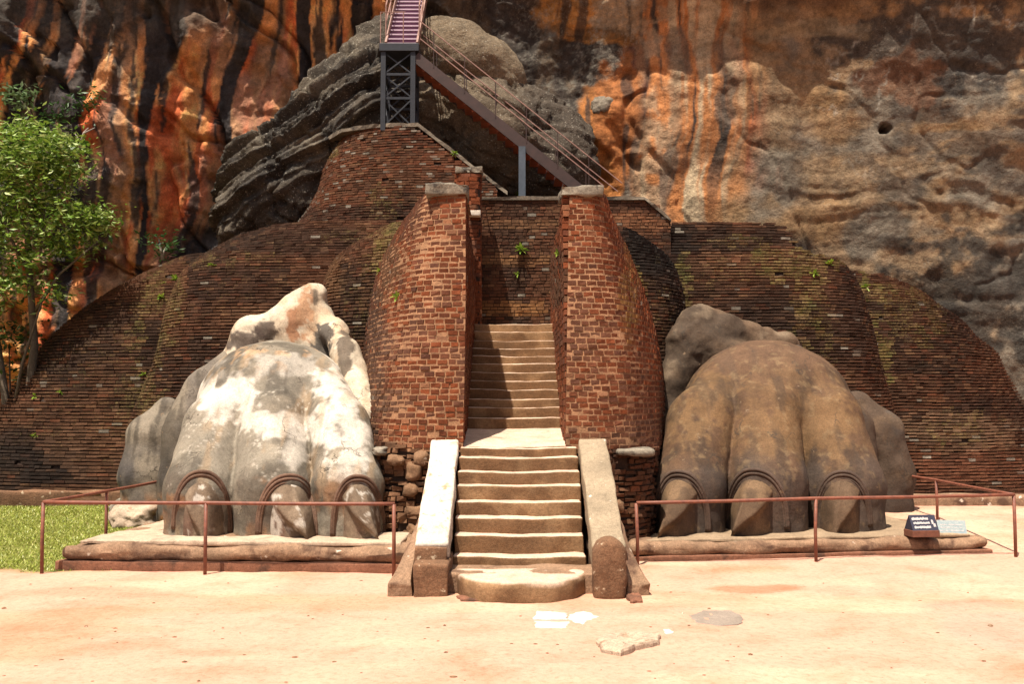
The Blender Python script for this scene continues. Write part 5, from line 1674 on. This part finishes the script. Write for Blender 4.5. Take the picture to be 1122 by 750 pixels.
TYc = 23.6
tr = root('tree', (P(15, 540, TYc).x, TYc, .3), 'leafy green tree at far left between brick wall and cliff', 'tree')
mb = MB()
def Pt(px, py, dy=0): return P(px, py, TYc + dy)
limbs = [[(20, 560, 0), (30, 450, .1), (38, 380, .1), (34, 320, 0), (30, 260, -.1), (36, 200, 0), (45, 160, .1)],
         [(18, 540, .3), (4, 420, .3), (-8, 340, .4), (-20, 260, .3), (-30, 190, .2)],
         [(36, 345, .1), (52, 320, -.2), (66, 300, -.3), (92, 278, -.5), (110, 262, -.5)],
         [(32, 270, 0), (52, 240, .2), (74, 215, .2), (84, 190, .2)],
         [(33, 300, 0), (12, 262, -.3), (-4, 220, -.4)], [(30, 260, 0), (14, 215, .2), (6, 170, .2)],
         [(12, 470, .2), (24, 400, -.2), (40, 350, -.4), (50, 318, -.5)]]
for li, lb in enumerate(limbs):
    n = len(lb)
    r0 = (.13, .11, .05, .05, .05, .05, .05)[li]
    pts = [Pt(*q) for q in lb]
    mb.tube(pts, [r0 * (1 - .8 * i / (n - 1)) for i in range(n)], 7)
mb.build('trunk', M['bark'], tr, True)
spots = []
def cl(px, py, rx, ry, n):
    for _ in range(n):
        a = random.uniform(0, 6.28); q = math.sqrt(random.random())
        spots.append((px + rx * q * math.cos(a), py + ry * q * math.sin(a), random.uniform(-.9, .9)))
cl(25, 165, 55, 30, 34); cl(10, 205, 70, 40, 46); cl(60, 195, 32, 36, 20); cl(20, 262, 60, 30, 26); cl(-40, 230, 40, 90, 30)
cl(10, 290, 40, 30, 16); cl(40, 225, 55, 50, 26); cl(20, 180, 60, 40, 14); cl(95, 240, 30, 14, 17); cl(85, 272, 30, 16, 13); cl(112, 238, 12, 6, 5); cl(15, 318, 26, 16, 9); cl(-20, 330, 30, 40, 12); cl(52, 322, 16, 8, 5); cl(30, 150, 40, 14, 12); cl(72, 165, 22, 16, 8)
mb = MB()
for (px, py, dy) in spots:
    leaf_cluster(mb, Pt(px, py, dy), random.uniform(.28, .5), random.randint(24, 56), random.choice((.06, .075, .085, .095)))
mb.build('crown', M['leaf'], tr)

sr = root('shrub', (P(0, 440, 24.4).x, 24.4, 2.0), 'dark green shrub under the tree at the left edge', 'shrub')
mb = MB()
for _ in range(34):
    leaf_cluster(mb, P(random.uniform(-60, 26), random.uniform(335, 430), 24.2 + random.uniform(-.4, .6)), .4, 30, .08)
mb.build('foliage', M['leaf_dark'], sr)
mb = MB()
for q in (-30, -5, 12):
    mb.tube([P(q + 4, 560, 24.5), P(q, 470, 24.4), P(q - 2, 380, 24.3)], [.05, .035, .015], 6)
mb.build('stem', M['bark'], sr, True)

def rock_tree(label, base, tips, spots, mat, size, bark='bark_pale'):
    p0 = P(*base)
    r = root('sapling', tuple(p0), label, 'sapling')
    mb = MB()
    for t in tips:
        pts = [P(*base)] + [P(*q) for q in t]
        mb.tube(pts, [.045 * (1 - .75 * i / (len(pts) - 1)) for i in range(len(pts))], 6)
    mb.build('stem', M[bark], r, True)
    mb = MB()
    for (px, py, Y, rad, n) in spots:
        leaf_cluster(mb, P(px, py, Y), rad, n, size)
    mb.build('foliage', M[mat], r)
rock_tree('small pale leaved sapling sprouting from the cliff above the tree', (40, 135, 26.9), [[(30, 120, 26.6), (20, 105, 26.4)], [(36, 118, 26.6), (40, 104, 26.4)]],
          [(15, 108, 26.3, .4, 70), (28, 102, 26.3, .35, 60), (8, 98, 26.4, .3, 40), (22, 114, 26.3, .3, 40)], 'leaf_grey', .09)
rock_tree('bare pale branched sapling with dark leaves against the orange cliff', (84, 172, 26.7), [[(88, 158, 26.5), (92, 145, 26.4), (97, 140, 26.4)], [(88, 156, 26.5), (82, 146, 26.4)], [(92, 146, 26.4), (104, 140, 26.3)]],
          [(90, 110, 26.9, .5, 70), (72, 120, 26.9, .5, 60), (62, 130, 26.9, .4, 50), (104, 108, 26.9, .35, 40), (52, 132, 26.9, .3, 30)], 'leaf_dark', .085)
rock_tree('dark green bush at the cliff foot above the left brick wall', (178, 285, 26.2), [[(176, 272, 26.2), (174, 262, 26.2)], [(180, 275, 26.2), (184, 268, 26.2)]],
          [(175, 262, 26.2, .4, 80), (180, 275, 26.2, .35, 60), (188, 272, 26.1, .2, 25)], 'leaf_dark', .085)

bpy.context.view_layer.update()
dg = bpy.context.evaluated_depsgraph_get()
def wall_hit(px, py):
    d = (P(px, py, 10) - Vector((0, 0, H))).normalized()
    ok, loc, nrm, *_ = S.ray_cast(dg, Vector((0, 0, H)), d)
    return (loc, nrm) if ok else (P(px, py, 20), Vector((0, -1, 0)))
loc, nrm = wall_hit(660, 117)
bs = rock_blob('embedded_stone', (loc.x, loc.y + .16, loc.z), (.27, .26, .24), 4, .2, lambda W, a, b: np.tile(np.array([.22, .18, .135]), (len(W), 1)), None, .16, 1.6, 15)
tag(bs, 'small pale stone stuck in the cliff between black stains', 'stone')
def weed(px, py, s, label):
    loc, nrm = wall_hit(px, py)
    r = root('weed', tuple(loc), label, 'weed', 'weeds on the brick walls')
    mb = MB()
    for k in range(int(12 + s * 12)):
        d = Vector((random.gauss(0, .8), -random.uniform(.3, 1.1), random.gauss(.35, .55))).normalized()
        L = s * random.uniform(.5, 1.1)
        b = d.cross(Vector((random.gauss(0, .3), random.gauss(0, .3), 1))).normalized() * L * .17
        m = loc + d * L * .5 + Vector((0, 0, .03 * L))
        e = loc + d * L + Vector((0, 0, -.15 * L))
        mb.add([loc, m - b, e, m + b], [(0, 1, 2, 3)])
    mb.build('fronds', M['weed'], r)
for (px, py, s, lb) in ((571, 274, .24, 'largest bright fern on the wall closing the stairway'), (568, 213, .17, 'small fern on the top edge of the closing wall'), (567, 300, .12, 'tiny fern below the largest one on the closing wall'),
                        (612, 279, .16, 'fern on the inner side of the right pier'), (435, 326, .15, 'bright weed on the left side of the left pier'), (416, 298, .13, 'weed on the brick lobe beside the left pier'),
                        (193, 307, .19, 'bright weed near the top left of the wall behind the white paw'), (177, 326, .17, 'weed just below the one topping the left wall fold'), (180, 311, .12, 'small weed between two brighter ones on the left wall fold'),
                        (910, 290, .20, 'bright weed on top of the wall behind the brown paw'), (892, 300, .15, 'weed left of the brightest one on the right wall'), (948, 315, .17, 'weed at the top of the mossy right fold'),
                        (38, 435, .14, 'left weed of the pair high on the far left wall'), (66, 430, .11, 'right weed of the pair high on the far left wall'), (38, 477, .11, 'lowest weed on the far left wall'), (158, 411, .13, 'weed on the wall just above the left side toe'), (232, 291, .15, 'weed on the wall edge above the white paw'), (497, 168, .14, 'weed on the sunlit boulder ledge behind the steel stairs'), (49, 373, .2, 'weed on the edge of far left wall below the tree')):
    weed(px, py, s, lb)

# ------------------------------------------------------------------ loose slabs and stones on the sand
def flat_stone(name, outline, h, mat, label, cat, seed, sink=.03, group=None):
    pts = [PZ(px, py, 0) for px, py in outline]
    n0 = len(pts)
    P2 = []
    for i in range(n0):
        a, b = pts[i], pts[(i + 1) % n0]
        for k in range(5):
            u = k / 5
            q = a.lerp(b, u)
            P2.append((q.x + random.gauss(0, .012), q.y + random.gauss(0, .012)))
    c = np.mean(P2, axis=0)
    V, F = [], []
    rings = [(1.03, -sink), (1.02, h * .5), (.97, h * .95), (.8, h * 1.02), (.45, h * 1.0)]
    n = len(P2)
    for (s, z) in rings:
        for q in P2:
            zz = z + (0 if z < 0 else .25 * h * random.gauss(0, .4)) 
            V.append((c[0] + (q[0] - c[0]) * s, c[1] + (q[1] - c[1]) * s, zz + float(base_z(q[0], q[1]))))
    for i in range(len(rings) - 1):
        for k in range(n):
            F.append((i * n + k, i * n + (k + 1) % n, (i + 1) * n + (k + 1) % n, (i + 1) * n + k))
    F.append(tuple((len(rings) - 1) * n + k for k in range(n)))
    o = mk(name, V, F, M[mat], smooth=False)
    tag(o, label, cat, group)
    return o
flat_stone('flat_rock', [(653, 704), (662, 715), (680, 719), (700, 711), (722, 707), (722, 699), (700, 697), (668, 699)], .05, 'pale_rock', 'thick pale rock slab lying loose on the sand in the foreground', 'rock', 1)
flat_stone('paving_stone', [(756, 676), (764, 684), (790, 687), (812, 684), (814, 677), (800, 670), (772, 670)], .010, 'grey_paving', 'flat grey paving stone sunk in the sand right of the stairs', 'stone', 2)
flat_stone('paving_stone', [(586, 682), (588, 689), (620, 689), (622, 683)], .012, 'white_paving', 'lowest white paving piece before the half-round step', 'stone', 3)
flat_stone('paving_stone', [(588, 671), (586, 680), (620, 680), (620, 673)], .012, 'white_paving', 'white paving piece nearest the half-round step, left one', 'stone', 4)
flat_stone('paving_stone', [(624, 675), (624, 680), (638, 686), (644, 681), (658, 677), (640, 671)], .012, 'white_paving', 'rightmost white paving piece before the half-round step', 'stone', 5)
flat_stone('paving_stone', [(726, 691), (729, 696), (738, 695), (735, 691)], .012, 'white_paving', 'tiny white paving chip beside the thick pale slab', 'stone', 6)
flat_stone('loose_brick', [(686, 653), (690, 662), (704, 661), (700, 653)], .04, 'red_course', 'loose red brick lying at the foot of the right apron', 'brick', 7)
flat_stone('loose_brick', [(500, 655), (505, 660), (530, 660), (530, 655)], .03, 'red_course', 'broken red brick under the left end of the half-round step', 'brick', 8)
pv = 0
mb = MB()
for _ in range(170):
    px, py = random.uniform(-20, 1140), 612 + 138 * random.random() ** 1.3
    p = PZ(px, py, 0)
    s = random.uniform(.006, .02) * (1.6 if random.random() < .08 else 1)
    bm = bmesh.new(); bmesh.ops.create_icosphere(bm, subdivisions=1, radius=s)
    sc = Vector((random.uniform(.8, 1.6), random.uniform(.7, 1.3), random.uniform(.4, .8)))
    if float(lawn_mask(np.array([p.x]), np.array([p.y]))[0]) < .3 and not (-1.8 < p.x < 1.9 and p.y > 12.0) and p.y < 14.0:
        zg = float(ground_z(np.array([p.x]), np.array([p.y]))[0])
        mb.add([(v.co.x * sc.x + p.x, v.co.y * sc.y + p.y, v.co.z * sc.z + zg) for v in bm.verts], [[v.index for v in f.verts] for f in bm.faces])
    bm.free()
o = mb.build('gravel', M['rubble'], None, True)
tag(o, 'scattered small pebbles over the sandy ground', 'gravel', kind='stuff')
